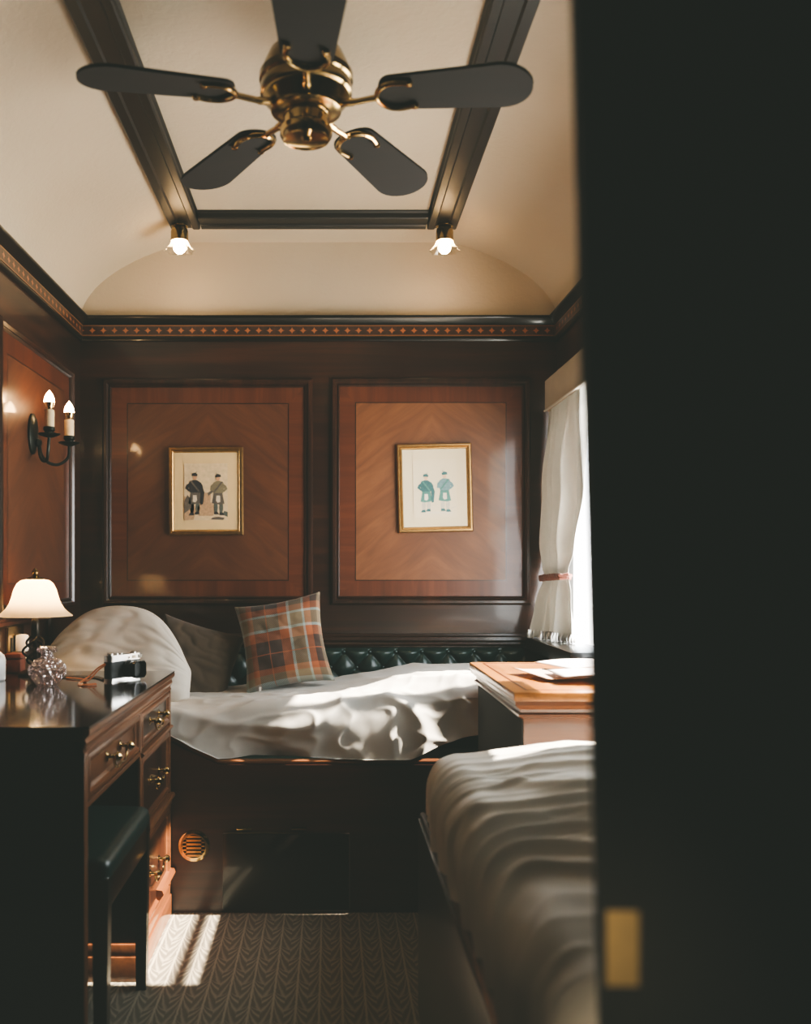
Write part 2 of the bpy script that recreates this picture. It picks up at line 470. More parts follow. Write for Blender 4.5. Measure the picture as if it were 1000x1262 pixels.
# window
win = MB()
for (y0, y1, z0, z1) in ((WY0, WY0+.04, WZ0, WZ1), (WY1-.04, WY1, WZ0, WZ1), (WY0+.04, WY1-.04, WZ0, WZ0+.015), (WY0+.04, WY1-.04, WZ1-.04, WZ1),
                         (WY0+.04, 2.95, 1.352, 1.365), (2.95, 2.98, WZ0+.015, WZ1-.04)):
    win.box(XR+.015, XR+.05, y0, y1, z0, z1, b=.004)
window = struct(win.build('window_1', M['black_wood']), 'bright train window')
gp = MB()
for y0, y1, z0, z1 in ((WY0+.04, 2.95, WZ0+.015, 1.352), (WY0+.04, 2.95, 1.365, WZ1-.04), (2.98, WY1-.04, WZ0+.015, WZ1-.04)):
    gp.add([(XR+.032, y, z) for y, z in ((y0, z0), (y1, z0), (y1, z1), (y0, z1))], [(0, 1, 2, 3)])
gp.build('window_pane', M['pane'], window, smooth=False)

b = MB(); b.grid(lambda u, v: (XR+.008+.001*math.sin(v*40), WY0+.005+(2.43-WY0)*u, 1.22+(WZ1-1.225)*v), 4, 60)  # unseen cloth sheet, added to cut off and diffuse the upper sun
M['sun_cloth'] = fabric('sun_blocker_cloth', srgb(226, 224, 216), .03, .9, 300, 0); translucent(M['sun_cloth'], srgb(240, 238, 230), .5)
b.build('sun_blocker', M['sun_cloth'], window)
# window ledge (dark)
b = MB()
b.box(.79, XR, 3.02, YB, .770, .822, b=.01); b.box(.85, XR, 2.05, 3.02, .770, .806, b=.01)
struct(b.build('trim_1', M['black_wood']), 'dark ledge below the window')

# wainscot mouldings on the end wall
def mpb(a, bb, o): return (a, YB-o, bb)             # a = x, b = z, out toward the room
def mpl(a, bb, o): return (XL+o, a, bb)             # a = y
PROF = [(-.022, 0), (-.022, .012), (-.014, .022), (-.004, .022), (.004, .012), (.008, .016), (.012, .010), (.014, .004)]
def panel(par, a0, a1, z0, z1, mp, ax, field):
    b = MB(); w = .078; o = .005
    # bands with mitred corners then the field
    def quad(p): return [mp(x, z, o) for x, z in p]
    b.add(quad([(a0, z0), (a1, z0), (a1-w, z0+w), (a0+w, z0+w)]), [(0, 1, 2, 3)], 1)
    b.add(quad([(a0, z1), (a0+w, z1-w), (a1-w, z1-w), (a1, z1)]), [(0, 1, 2, 3)], 1)
    b.add(quad([(a0, z0), (a0+w, z0+w), (a0+w, z1-w), (a0, z1)]), [(0, 1, 2, 3)], 2)
    b.add(quad([(a1, z0), (a1, z1), (a1-w, z1-w), (a1-w, z0+w)]), [(0, 1, 2, 3)], 2)
    b.add(quad([(a0+w, z0+w), (a1-w, z0+w), (a1-w, z1-w), (a0+w, z1-w)]), [(0, 1, 2, 3)], 0)
    b.frame(a0+w-.0015, a1-w+.0015, z0+w-.0015, z1-w+.0015, [(0, o+.0004), (.003, o+.0004)], mp, 3)
    p = b.build('wall_panel', [field, M['band_z'], M['band_x' if ax == 'x' else 'band_y'], M['black_wood']], par, smooth=False)
    MB().frame(a0, a1, z0, z1, PROF, mp).build('panel_moulding', M['dark_wood_z'], p)
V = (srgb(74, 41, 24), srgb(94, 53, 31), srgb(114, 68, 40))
V_lit = (srgb(94, 55, 33), srgb(116, 72, 43), srgb(138, 91, 56))  # same veneer made lighter: window light painted into the right panel
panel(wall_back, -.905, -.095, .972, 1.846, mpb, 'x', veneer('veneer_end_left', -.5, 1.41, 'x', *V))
panel(wall_back, .022, .79, .972, 1.850, mpb, 'x', veneer('veneer_end_right_lit', .41, 1.41, 'x', *V_lit))
panel(wall_left, 2.79, 3.555, .972, 1.85, mpl, 'y', veneer('veneer_side', 3.17, 1.41, 'y', *V))
panel(wall_left, 1.85, 2.68, .972, 1.85, mpl, 'y', veneer('veneer_side_near', 2.26, 1.41, 'y', *V))
# lower little panel by the socket and a dado rail
b = MB(); b.frame(2.62, 3.30, .80, .93, [(0, 0), (0, .010), (.010, .014), (.018, .004)], mpl); b.build('panel_moulding', M['dark_wood_y'], wall_left)
DADO = [(0, .782), (.018, .784), (.026, .792), (.022, .800), (.030, .808), (.026, .820), (.012, .826), (.010, .832), (0, .834)]
struct(MB().prism(DADO, lambda p, q, a: (a, YB-p, q), XL, .80).build('trim_2', M['dark_wood_x']), 'moulded dado rail above the green leather')

# cornice: moulding and inlaid band
CP = [(0, 2.022), (.010, 2.022), (.014, 2.030), (.014, 2.037), (.010, 2.040), (.010, 2.085), (.016, 2.088), (.022, 2.094), (.036, 2.106), (.040, 2.112), (.040, 2.118), (0, 2.118)]
IN = [(.010, 2.0405), (.0135, 2.0405), (.0135, 2.0845), (.010, 2.0845)]
t = struct(MB().prism(CP, lambda p, q, a: (a, YB-p, q), XL, XR).build('trim_3', M['black_wood']), 'end wall cornice')
MB().prism(IN, lambda p, q, a: (a, YB-p, q), XL, XR).build('inlay_band', M['inlay_x'], t, smooth=False)
t = struct(MB().prism(CP, lambda p, q, a: (XL+p, a, q), -.2, YB).build('trim_4', M['black_wood']), 'left wall cornice')
MB().prism(IN, lambda p, q, a: (XL+p, a, q), -.2, YB).build('inlay_band', M['inlay_y'], t, smooth=False)
t = struct(MB().prism(CP, lambda p, q, a: (XR-p, a, q), -.2, YB).build('trim_5', M['black_wood']), 'right wall cornice')
MB().prism(IN, lambda p, q, a: (XR-p, a, q), -.2, YB).build('inlay_band', M['inlay_y'], t, smooth=False)

# dark timber frame on the ceiling
BX0, BX1, BYF, BYN = -.612, .480, 3.50, .35
zb, zt = 2.395, 2.47
bp = [(0, zt), (0, zb+.004), (.004, zb), (.030, zb), (.036, zb+.006), (.080, zb+.006), (.086, zb), (.108, zb), (.112, zb+.004), (.112, zb+.02), (.118, zb+.026), (.118, zt)]
b = MB()
b.prism(bp, lambda p, q, a: (BX0+p, a, q), BYN, BYF)
b.prism(bp, lambda p, q, a: (BX1-p, a, q), BYN, BYF)
frame = struct(b.build('trim_6', M['beam'], angle=25), 'dark timber frame on the ceiling')
MB().prism(bp, lambda p, q, a: (a, BYF-p, q), BX0+.118, BX1-.118).build('cross_beam', M['beam_x'], frame, angle=25)

# corridor side: partition with a doorway the photo looks through
lean = math.tan(math.radians(1.55))
def lx(z): return -(z-.85)*lean
b = MB()
def leanbox(x0, x1, y0, y1, z0, z1, mi=0):
    vs = [(x+lx(z), y, z) for x in (x0, x1) for y in (y0, y1) for z in (z0, z1)]
    b.add(vs, [(0, 1, 3, 2), (4, 6, 7, 5), (0, 4, 5, 1), (2, 3, 7, 6), (0, 2, 6, 4), (1, 5, 7, 3)], mi)
leanbox(.2340, 1.02, .690, .715, 0, 2.10)
b.box(XL-.02, -.52, .66, .73, 0, 2.12)
b.box(-.53, .99, .66, .73, 2.0, 2.48)
wall_front = struct(b.build('wall_front', M['matt_black'], smooth=False), 'dark corridor partition close to the lens')
b = MB(); leanbox(.2060, .2345, .698, .715, 0, 2.0)
jamb = struct(b.build('door_1', M['matt_black'], smooth=False), 'dark door frame close to the lens')
b = MB(); zc = .810; x0 = lx(zc)
b.box(.2090+x0, .2335+x0, .6955, .699, zc-.0285, zc+.0285, b=.0008)
b.build('strike_plate', plain('worn_brass', srgb(216, 184, 122), .55, .5, .08, 60), jamb)['label'] = 'brass strike plate'
struct(MB().box(XL-.06, XR+.06, -1.16, -1.1, 0, 2.55).build('wall_corridor', M['black_wood']), 'corridor wall behind the viewer')

# ------------------------------------------------------------------ ceiling fan
FX, FY, FH = -.055, 2.03, EYE
fan = thing('ceiling_fan', 'five-bladed dark wood ceiling fan with polished brass motor', 'ceiling fan', (FX, FY, 2.43))
MB().lathe([(.0, 2.465), (.075, 2.465), (.075, 2.425), (.068, 2.39), (.045, 2.365), (.02, 2.36)], (FX, FY, 0), 40).build('canopy', M['brass'], fan)
MB().lathe([(.014, 2.365), (.014, 2.325), (.03, 2.323), (.06, 2.318), (.064, 2.310), (.06, 2.302), (.03, 2.298), (.018, 2.290), (.018, 2.262)], (FX, FY, 0), 32).build('down_rod', M['brass'], fan)
MB().lathe([(0, 2.272), (.035, 2.270), (.060, 2.258), (.082, 2.238), (.094, 2.212), (.098, 2.196), (.104, 2.192), (.104, 2.178), (.099, 2.174), (.102, 2.168), (.102, 2.150),
            (.096, 2.146), (.094, 2.138), (.080, 2.122), (.078, 2.112), (.064, 2.104), (.045, 2.102)], (FX, FY, 0), 56).build('motor_housing', M['old_brass'], fan)
MB().lathe([(.045, 2.122), (.062, 2.118), (.062, 2.108), (.050, 2.102), (.048, 2.082), (.051, 2.078), (.058, 2.074), (.058, 2.060), (.052, 2.050), (.046, 2.054), (.012, 2.054), (.008, 2.046), (0, 2.045)], (FX, FY, 0), 48).build('switch_housing', M['brass'], fan)
def blade_outline(n=14):
    # local: x along the arm, y across
    r0, r1, w0, w1 = .165, .495, .054, .069
    P = []
    for i in range(n+1):
        a = -PI/2+PI*i/n; P.append((r1-w1*.95+math.cos(a)*w1*.95, math.sin(a)*w1))
    for i in range(n+1):
        a = PI/2+PI*i/n; P.append((r0+.035+math.cos(a)*.035, math.sin(a)*w0))
    return P
def fan_blade(ang):
    R = Matrix.Translation((FX, FY, 2.140)) @ Matrix.Rotation(math.radians(ang), 4, 'Z') @ Matrix.Rotation(math.radians(4.5), 4, 'Y')
    T = R @ Matrix.Rotation(math.radians(-8), 4, 'X')
    P = blade_outline(); n = len(P); b = MB()
    b.add([T @ Vector((x, y, 0)) for x, y in P]+[T @ Vector((x, y, .007)) for x, y in P],
          [tuple(reversed(range(n))), tuple(range(n, 2*n))]+[(i, (i+1) % n, n+(i+1) % n, n+i) for i in range(n)])
    bl = b.build('blade', M['blade'], fan, angle=30)
    b = MB()
    arm = [(.060, 0, -.006), (.085, 0, -.012), (.115, 0, -.012), (.145, 0, -.008), (.165, 0, -.006)]
    b.tube([R @ Vector(q) for q in curve_pts(arm, 4)], [.010]*8+[.008]*9, 10, flat=.8)
    u = [(.240, .038, -.004), (.205, .043, -.005), (.178, .032, -.006), (.163, 0, -.007), (.178, -.032, -.006), (.205, -.043, -.005), (.240, -.038, -.004)]
    b.tube([T @ Vector(q) for q in curve_pts(u, 6)], .0065, 8)
    for s in (-1, 1): b.lathe([(0, -.006), (.007, -.005), (.009, 0), (.007, .005), (0, .006)], T @ Vector((.240, .038*s, -.005)), 10)
    b.build('blade_bracket', M['brass'], bl)
for a in (-88, -16, 56, 128, 200): fan_blade(a)

# ------------------------------------------------------------------ ceiling spotlights
def spot(x, label):
    y, z = 3.455, zb+.001
    o = thing('ceiling_spotlight', label, 'spotlight', (x, y, z), 'ceiling spotlights on the timber frame')
    MB().lathe([(0, z), (.030, z), (.032, z-.006), (.022, z-.012), (.030, z-.016), (.033, z-.028), (.033, z-.056), (.0345, z-.058), (.0345, z-.062), (.03, z-.062)], (x, y, 0), 28).build('cap', M['old_brass'], o)
    b = MB(); pf = [(.030, z-.058), (.034, z-.070), (.040, z-.082), (.050, z-.094), (.054, z-.098)]
    b.lathe(pf, (x, y, 0), 64, cap=False, rfun=lambda a, i: 1+.09*(i/4)*math.cos(8*a))
    b.build('glass_shade', M['spot_glass'], o)
    MB().lathe([(0, z-.108), (.012, z-.106), (.021, z-.097), (.024, z-.086), (.020, z-.074), (.012, z-.064), (0, z-.062)], (x, y, 0), 24).build('bulb', M['spot_bulb'], o)
spot(-.572, 'glowing glass spotlight hanging below the left end of the ceiling frame')
spot(.430, 'glowing glass spotlight hanging below the right end of the ceiling frame')

# ------------------------------------------------------------------ wall sconce
sc = thing('wall_sconce', 'dark metal twin-candle wall light with lit bulbs on left wall', 'wall light', (XL, 3.10, 1.55))
b = MB(); yc, zc = 3.10, 1.555
b.lathe([(0, 0), (.042, 0), (.042, .006), (.034, .012), (.020, .015), (0, .017)], (XL+.006, yc, zc), 32, axis='x')
for v in range(len(b.v)):
    x, y, z = b.v[v]; b.v[v] = (x, y, zc+(z-zc)*1.65)
b.lathe([(0, 0), (.012, .001), (.014, .010), (.008, .020), (0, .022)], (XL+.018, yc, zc-.03), 16, axis='x')
b.build('back_plate', M['bronze'], sc)
for (cx, cy, z0) in ((-.932, 3.025, 1.552), (-.912, 3.185, 1.545)):
    arm = curve_pts([(XL+.03, yc, 1.535), (XL+.034, yc+(cy-yc)*.1, 1.49), (XL+.05, yc+(cy-yc)*.4, 1.462), (XL+.07+.2*(cx-XL-.07), yc+(cy-yc)*.75, 1.458), (cx-.004, cy, 1.485), (cx, cy, z0-.018)], 6)
    MB().tube(arm, .0052, 8).build('arm', M['bronze'], sc)
    MB().lathe([(0, z0-.022), (.012, z0-.020), (.032, z0-.012), (.036, z0-.008), (.030, z0-.008), (.014, z0-.008), (.014, z0-.002), (.019, z0+.004), (.019, z0+.014), (0, z0+.014)], (cx, cy, 0), 24, rfun=lambda a, i: 1+(.06*math.cos(6*a) if i in (2, 3) else 0)).build('drip_pan', M['bronze'], sc)
    sl = MB().lathe([(.0165, z0+.012), (.0165, z0+.070), (.012, z0+.073), (0, z0+.073)], (cx, cy, 0), 24).build('candle_sleeve', M['candle'], sc)
    MB().lathe([(.009, z0+.070), (.013, z0+.078), (.016, z0+.090), (.017, z0+.096)], (cx, cy, 0), 20).build('bulb_base', M['brass'], sl)
    MB().lathe([(.017, z0+.0955), (.0175, z0+.100), (.0155, z0+.112), (.010, z0+.124), (.004, z0+.132), (0, z0+.137)], (cx, cy, 0), 20).build('bulb', M['bulb'], sl)

# ------------------------------------------------------------------ framed prints
def poly(b, pts, mp, layer, mi):
    vs = [mp(x, z, .0142+.0003*layer) for x, z in pts]
    b.add(vs, [tuple(range(len(pts)))], mi)
def ell(cx, cz, rx, rz, n=14): return [(cx+rx*math.cos(2*PI*i/n), cz+rz*math.sin(2*PI*i/n)) for i in range(n)]
def picture(cx, cz, w, h, rot, label, kind):
    o = thing('framed_print', label, 'picture', (cx, YB-.006, cz), 'framed prints of kilted soldiers')
    R = Matrix.Rotation(math.radians(rot), 2)
    def mp(a, bb, out):
        v = R @ Vector((a, bb)); return (cx+v.x, YB-.006-out, cz+v.y)
    pf = [(0, 0), (0, .016), (.004, .022), (.010, .022), (.012, .017), (.016, .019), (.020, .016), (.022, .012)]
    MB().frame(-w/2, w/2, -h/2, h/2, pf, mp).build('frame', M['gold'], o, angle=25)
    iw, ih = w/2-.018, h/2-.018
    MB().add([mp(-iw, -ih, .012), mp(iw, -ih, .012), mp(iw, ih, .012), mp(-iw, ih, .012)], [(0, 1, 2, 3)]).build('mount', M['mat'] if kind == 'ink' else M['paper_light'], o, smooth=False)
    if kind == 'ink':
        mats = [plain('wash', srgb(216, 194, 156), .85, 0, .12, 60), plain('coat_dark', srgb(48, 44, 46), .85, 0, .25, 200), plain('coat_grey', srgb(128, 118, 92), .85, 0, .2, 200),
                plain('kilt', srgb(98, 88, 78), .85, 0, .35, 300), plain('sporran', srgb(214, 200, 176), .85, 0, .1, 100), plain('hose', srgb(86, 92, 84), .85, 0, .3, 260),
                plain('skin', srgb(198, 150, 112), .85, 0, .1, 60), plain('sepia', srgb(186, 152, 116), .85, 0, .2, 120)]
    else:
        mats = [plain('wash_pale', srgb(228, 216, 188), .85, 0, .02, 60), plain('coat_teal', srgb(74, 116, 118), .85, 0, .25, 200), plain('coat_blue', srgb(120, 152, 158), .85, 0, .25, 200),
                plain('kilt_teal', srgb(92, 142, 134), .85, 0, .3, 260), plain('sporran_pale', srgb(224, 218, 204), .85, 0, .08, 100), plain('hose_pale', srgb(204, 198, 184), .85, 0, .15, 200),
                plain('skin_pale', srgb(222, 186, 154), .85, 0, .1, 60), plain('shadow', srgb(226, 216, 196), .85, 0, .06, 120)]
    b = MB()
    if kind == 'ink':
        px0, px1, pz0, pz1 = -.088, .088, -.118, .112
    else:
        px0, px1, pz0, pz1 = -.088, .088, -.118, .115
    poly(b, [(px0, pz0), (px1, pz0), (px1, pz1), (px0, pz1)], mp, 0, 0)
    def man(x, s, coat, kilt, flip, cape):
        f = -1 if flip else 1
        q = lambda pts: [(x+f*a*s, bb*s+zo) for a, bb in pts]
        zo = -.098
        for dx, lift in ((-.012, 0), (.012, .004)):
            poly(b, q([(dx-.007, .010+lift), (dx+.006, .010+lift), (dx+.009, .032), (dx+.007, .056), (dx-.008, .056), (dx-.010, .034)]), mp, 1, 5)
            poly(b, q([(dx-.016, lift), (dx+.008, lift), (dx+.007, .012+lift), (dx-.008, .012+lift)]), mp, 2, 1)
        poly(b, q([(-.028, .052), (-.010, .048), (.012, .050), (.030, .054), (.024, .080), (.020, .104), (-.018, .104), (-.022, .080)]), mp, 2, kilt)
        poly(b, q([(-.009, .060), (.003, .056), (.010, .066), (.008, .088), (-.008, .088)]), mp, 3, 4)
        poly(b, q([(-.022, .100), (.022, .100), (.026, .124), (.022, .146), (.008, .154), (-.008, .154), (-.024, .146), (-.026, .122)]), mp, 3, coat)
        poly(b, q([(-.020, .144), (-.036, .132), (-.042, .118), (-.026, .104), (-.016, .108), (-.028, .118), (-.022, .130)]), mp, 4, coat)
        poly(b, q([(.020, .146), (.034, .132), (.036, .112), (.012, .106), (.010, .113), (.026, .120), (.020, .132)]), mp, 4, coat)
        if cape: poly(b, q([(.006, .152), (.028, .142), (.042, .100), (.036, .048), (.026, .046), (.024, .100), (.010, .130)]), mp, 5, 1)
        poly(b, q([(-.022, .150), (-.014, .152), (.022, .106), (.016, .102)]), mp, 6, 3)
        poly(b, [(x+f*.001*s+px, zo+.166*s+pz) for px, pz in ell(0, 0, .009*s, .012*s)], mp, 5, 6)
        poly(b, q([(-.013, .172), (.011, .170), (.013, .178), (.002, .186), (-.011, .182)]), mp, 6, 1)
        poly(b, q([(.004, .182), (.010, .196), (.007, .182)]), mp, 7, 1)
    if kind == 'ink':
        poly(b, [(-.088, -.118), (-.050, -.116), (-.04, -.08), (-.055, -.03), (-.088, -.02)], mp, 1, 7)
        poly(b, [(-.03, -.10), (.03, -.10), (.035, -.06), (.018, -.045), (.02, -.01), (-.005, -.005), (-.018, -.04), (-.035, -.07)], mp, 1, 7)
        poly(b, [(-.088, -.09), (-.06, -.07), (-.062, -.03), (-.075, -.015), (-.088, -.04)], mp, 2, 3)
        poly(b, [(.02, -.115), (.07, -.117), (.075, -.108), (.05, -.104), (.025, -.107)], mp, 1, 3)
        poly(b, [(.066, -.095), (.088, -.105), (.088, -.085), (.074, -.08)], mp, 1, 5)
        poly(b, [(.010, -.02), (.036, .002), (.034, .010), (.006, -.008)], mp, 3, 3)
        man(-.045, .93, 1, 3, False, True); man(.050, .90, 2, 3, True, False)
    else:
        poly(b, [(-.04, -.103), (.07, -.106), (.075, -.098), (-.03, -.096)], mp, 1, 7)
        poly(b, [(.062, -.085), (.086, -.078), (.086, -.076), (.064, -.082)], mp, 1, 5)
        man(-.036, .84, 1, 3, False, True); man(.040, .88, 2, 3, True, False)
    b.build('print', mats, o, smooth=False)
    MB().add([mp(-iw, -ih, .0182), mp(iw, -ih, .0182), mp(iw, ih, .0182), mp(-iw, ih, .0182)], [(0, 1, 2, 3)]).build('glass', M['glass_thin'], o, smooth=False)
picture(-.506, 1.411, .302, .356, .3, 'gold-framed print of two soldiers in dark coats and grey kilts, on left wall panel', 'ink')
picture(.421, 1.424, .302, .358, 1.4, 'gold-framed print of two soldiers in teal-green coats, on right wall panel, slightly tilted', 'teal')

# ------------------------------------------------------------------ curtain, pelmet
def curtain():
    o = thing('curtain', 'grey cloth curtain gathered by a cord tieback beside the window', 'curtain', (.85, 3.4, .82))
    z0, z1 = .828, 1.745
    xfar = [(.82, .808), (.95, .822), (1.07, .850), (1.20, .852), (1.40, .856), (1.72, .885)]
    wid = [(.82, .33), (1.0, .31), (1.07, .29), (1.16, .36), (1.4, .46), (1.74, .53)]
    amp = [(.82, .030), (1.0, .019), (1.07, .010), (1.2, .023), (1.5, .030), (1.74, .019)]
    def fn(u, v):
        z = z0+(z1-z0)*v
        yf = 3.690-.03*sstep(1.1, 1.07, z)
        s = u+.02*math.sin(v*5+u*9)
        y = yf-u*interp(wid, z)
        xb = interp(xfar, z)*(1-u)+.872*u
        ph = 2*PI*3.5*s
        a = interp(amp, z)
        x = xb+a*math.sin(ph)+a*.35*math.sin(2.3*ph+3*v)+.004*noise.noise(Vector((u*8, v*6, 1)))
        y += a*.5*math.cos(ph)
        return (min(x, .914), y, z)
    d = MB().grid(fn, 130, 60).build('drape', M['curtain'], o, angle=80)
    m = d.modifiers.new('t', 'SOLIDIFY'); m.thickness = .002
    # cord tieback
    pts = [fn(u, (1.062-z0)/(z1-z0)) for u in [i/24 for i in range(25)]]
    P = [Vector((min(p[0] for p in pts)-.010+.02*abs(u-.4), p[1], 1.062+.010*(u-.3))) for u, p in zip([i/24 for i in range(25)], pts)]
    P.append(P[-1]+Vector((.025, -.008, 0))); P.append(P[-1]+Vector((.012, .012, 0))); P = P[::1]
    b = MB()
    for k in range(3):
        pp = []
        for i, p in enumerate(P):
            a = i*1.15+k*2*PI/3; pp.append(p+Vector((math.cos(a)*.004, 0, math.sin(a)*.008)))
        b.tube(pp, .0065, 7)
    b.build('tieback', M['tie'], o)
    b = MB()
    for i in range(66):
        u = i/65; p = Vector(fn(u, .0)); q = p+Vector((random.uniform(-.004, .004)-.004, random.uniform(-.004, .004), 0))
        b.tube([p+Vector((-.002, 0, .030)), q+Vector((-.003, 0, .012)), q+Vector((-.002, 0, -.003))], [.003, .0045, .0028], 6)
    fr = b.build('fringe', M['silver'], o); fr['label'] = 'silvery fringe'
curtain()
pel = thing('pelmet', 'beige fabric-covered pelmet above the window curtain', 'pelmet', (.845, 2.8, 1.716))
b = MB(); b.box(.842, .856, 2.02, 3.60, 1.716, 1.836, b=.004); b.box(.856, XR-.001, 2.02, 3.60, 1.822, 1.836)
b.box(.856, XR-.001, 3.588, 3.60, 1.716, 1.822)
b.build('board', M['pelmet'], pel)
MB().tube([(.8415, 2.02, 1.7175), (.8415, 3.60, 1.7175)], .004, 8).build('piping', M['curtain'], pel)

# ------------------------------------------------------------------ cloth over a padded block
def drape(x0, x1, y0, y1, zt, r, L, nx, ny, disp, hem=None, sides=(1, 1, 1, 1)):
    """cloth that lies on the block and hangs over its sides (left, right, near, far)"""
    fx0, fx1 = x0+r*sides[0], x1-r*sides[1]; fy0, fy1 = y0+r*sides[2], y1-r*sides[3]
    b = MB(); LL = L
    def fn(u, v):
        p = fx0-LL*sides[0]+u*(fx1-fx0+LL*(sides[0]+sides[1])); q = fy0-LL*sides[2]+v*(fy1-fy0+LL*(sides[2]+sides[3]))
        cx, cy = min(max(p, fx0), fx1), min(max(q, fy0), fy1)
        d = Vector((p-cx, q-cy)); l = min(d.length, LL)
        dr = d.normalized() if d.length > 1e-9 else Vector((0, 0))
        if l <= PI*r/2:
            th = l/r; pos = Vector((cx+dr.x*r*math.sin(th), cy+dr.y*r*math.sin(th), zt-r*(1-math.cos(th)))); nr = Vector((dr.x*math.sin(th), dr.y*math.sin(th), math.cos(th)))
        else:
            pos = Vector((cx+dr.x*r, cy+dr.y*r, zt-r-(l-PI*r/2))); nr = Vector((dr.x, dr.y, 0))
        return disp(pos, nr, p, q, l/LL)
    b.grid(fn, nx, ny); return b
def nz(x, y, z=0): return noise.noise(Vector((x, y, z)))
def ridge(x): return 1-abs(x)*2

# ------------------------------------------------------------------ end bed
bed = thing('bed', 'built-in wooden bed across the end wall with panelled front', 'bed', (-.05, 3.3, 0))
YF = 2.92
RIM = [(-1.02, .60), (-.60, .60), (-.36, .483), (.92, .483)]
def rim(x):
    if x < -.60: return .600
    if x < -.36: return .600-(x+.60)/.24*.117
    return .483
xs = [-1.018, -.60, -.57, -.52, -.44, -.385, -.36, .0, .918]
def rims(x):
    t = sstep(-.62, -.34, x); return .592*(1-t)+.483*t if False else rim(x)
b = MB(); n = len(xs)
vs = [(x, y, z) for y in (YF, YF+.03) for x in xs for z in (0, rim(x)-.012)]
fs = []
for s in (0, 1):
    for i in range(n-1):
        a = s*2*n+2*i; fs.append((a, a+2, a+3, a+1))
for i in range(n-1): fs.append((2*i+1, 2*i+3, 2*n+2*i+3, 2*n+2*i+1))
fs += [(0, 1, 2*n+1, 2*n), (2*n-2, 2*n-1, 4*n-1, 4*n-2)]
b.add(vs, fs); b.build('front_board', M['bed_wood'], bed, smooth=False)
b = MB(); b.tube([(x, YF+.013, rim(x)-.004) for x in xs], .010, 10, flat=1.0); b.build('rim', M['red_wood_x'], bed)
MB().box(XL+.002, XR-.002, YF+.03, YB-.07, .02, .40).build('base', M['black_wood'], bed)
MB().box(XL+.01, XR-.01, YF+.045, YB-.075, .40, .52, b=.03).build('mattress', M['leather'], bed)
# hatch in the front
hx0, hx1, hz0, hz1 = -.345, .06, .012, .255
b = MB(); mpf = lambda a, bb, o: (a, YF-o, bb)
b.box(hx0, hx1, YF-.012, YF, hz0, hz1, b=.003)
hatch = b.build('hatch_door', M['black_wood'], bed)
MB().box(-.33, -.10, YF-.0155, YF-.010, hz1+.001, hz1+.0045).build('edge_strip', M['old_brass'], hatch)
for x in (-.277, -.102): MB().box(x-.024, x+.024, YF-.010, YF, hz1+.010, hz1+.019, b=.002).build('hinge', M['old_brass'], hatch)
# brass vent
vent = thing('vent_grille', 'round brass vent grille with slots in the bed front', 'vent', (-.437, YF, .213))
b = MB(); b.lathe([(.050, 0), (.050, .003), (.044, .007), (.037, .007), (.036, .002)], (-.437, YF, .213), 40, axis='y', cap=False)
for v in range(len(b.v)): x, y, z = b.v[v]; b.v[v] = (x, 2*YF-y, z)
for i in range(6):
    z = .213-.030+i*.012; hw = math.sqrt(max(0, .0375**2-(z-.213)**2)); b.box(-.437-hw, -.437+hw, YF-.006, YF-.001, z-.0036, z+.0036)
b.box(-.437-.0355, -.437-.024, YF-.006, YF-.001, .213-.024, .213+.024); b.box(-.437+.024, -.437+.0355, YF-.006, YF-.001, .213-.024, .213+.024)
b.build('grille', M['brass'], vent)
MB().lathe([(0, 0), (.037, 0)], (-.437, YF-.0006, .213), 32, axis='y', cap=False).build('backing', M['black_gloss'], vent)

# end-bed duvet
def d1(pos, nr, p, q, f):
    x, y = p, q
    rise = interp([(-1.0, -.045), (-.45, -.035), (-.1, -.01), (.35, .05), (.9, .055)], x)
    top = 1-sstep(.45, .95, f)
    wx, wy = x+.10*nz(x*2.2, y*2.5, 21), y+.08*nz(x*2.6, y*2.2, 33)
    fold = .022*nz(x*2.6+y*1.0, y*3.0, 3)
    cr = 0
    for sc, am, sd, sl in ((2.6, .021, 8, .9), (3.8, .013, 5, -.8), (7.5, .006, 15, .4)):
        t = abs(nz(wx*sc+wy*sc*sl, wy*sc*1.3-wx*sc*.3, sd))
        cr += am*math.exp(-(t/.14)**1.6)*(.4+.9*max(0, nz(x*2, y*2, sd+40)+.4))
    fold = (fold+cr*(1-.55*sstep(3.10, 3.35, y)))*(1-.4*sstep(3.15, 3.4, y))+.002*nz(x*22, y*20, 2)
    hang = .016*math.sin(x*11+2.0*nz(x*3, 1, 1))*sstep(.35, .9, f)
    pos = pos+nr*(fold-.018+hang)
    pos.z += rise*top
    pos.z += .10*sstep(.12, .50, x)*sstep(.30, .85, f)
    # the sagging hem follows the board below it
    if f > .3: pos.z = max(pos.z, rim(pos.x)+.006+.012*abs(nz(x*6, 4, 2)))
    pos.z = max(pos.z, .49)
    pos.y = min(max(pos.y, YF-(.008 if pos.x < -.48 else .02)), YB-.09)
    pos.x = min(max(pos.x, XL+.006), XR-.006)
    return pos
b = drape(XL+.01, XR-.01, YF+.005, YB-.09, .690, .10, .285, 420, 190, d1, sides=(0, 0, 1, 1))
dv = b.build('duvet', M['linen'], None, angle=180)
tag(dv, 'rumpled off-white duvet on the bed along the end wall', 'duvet')

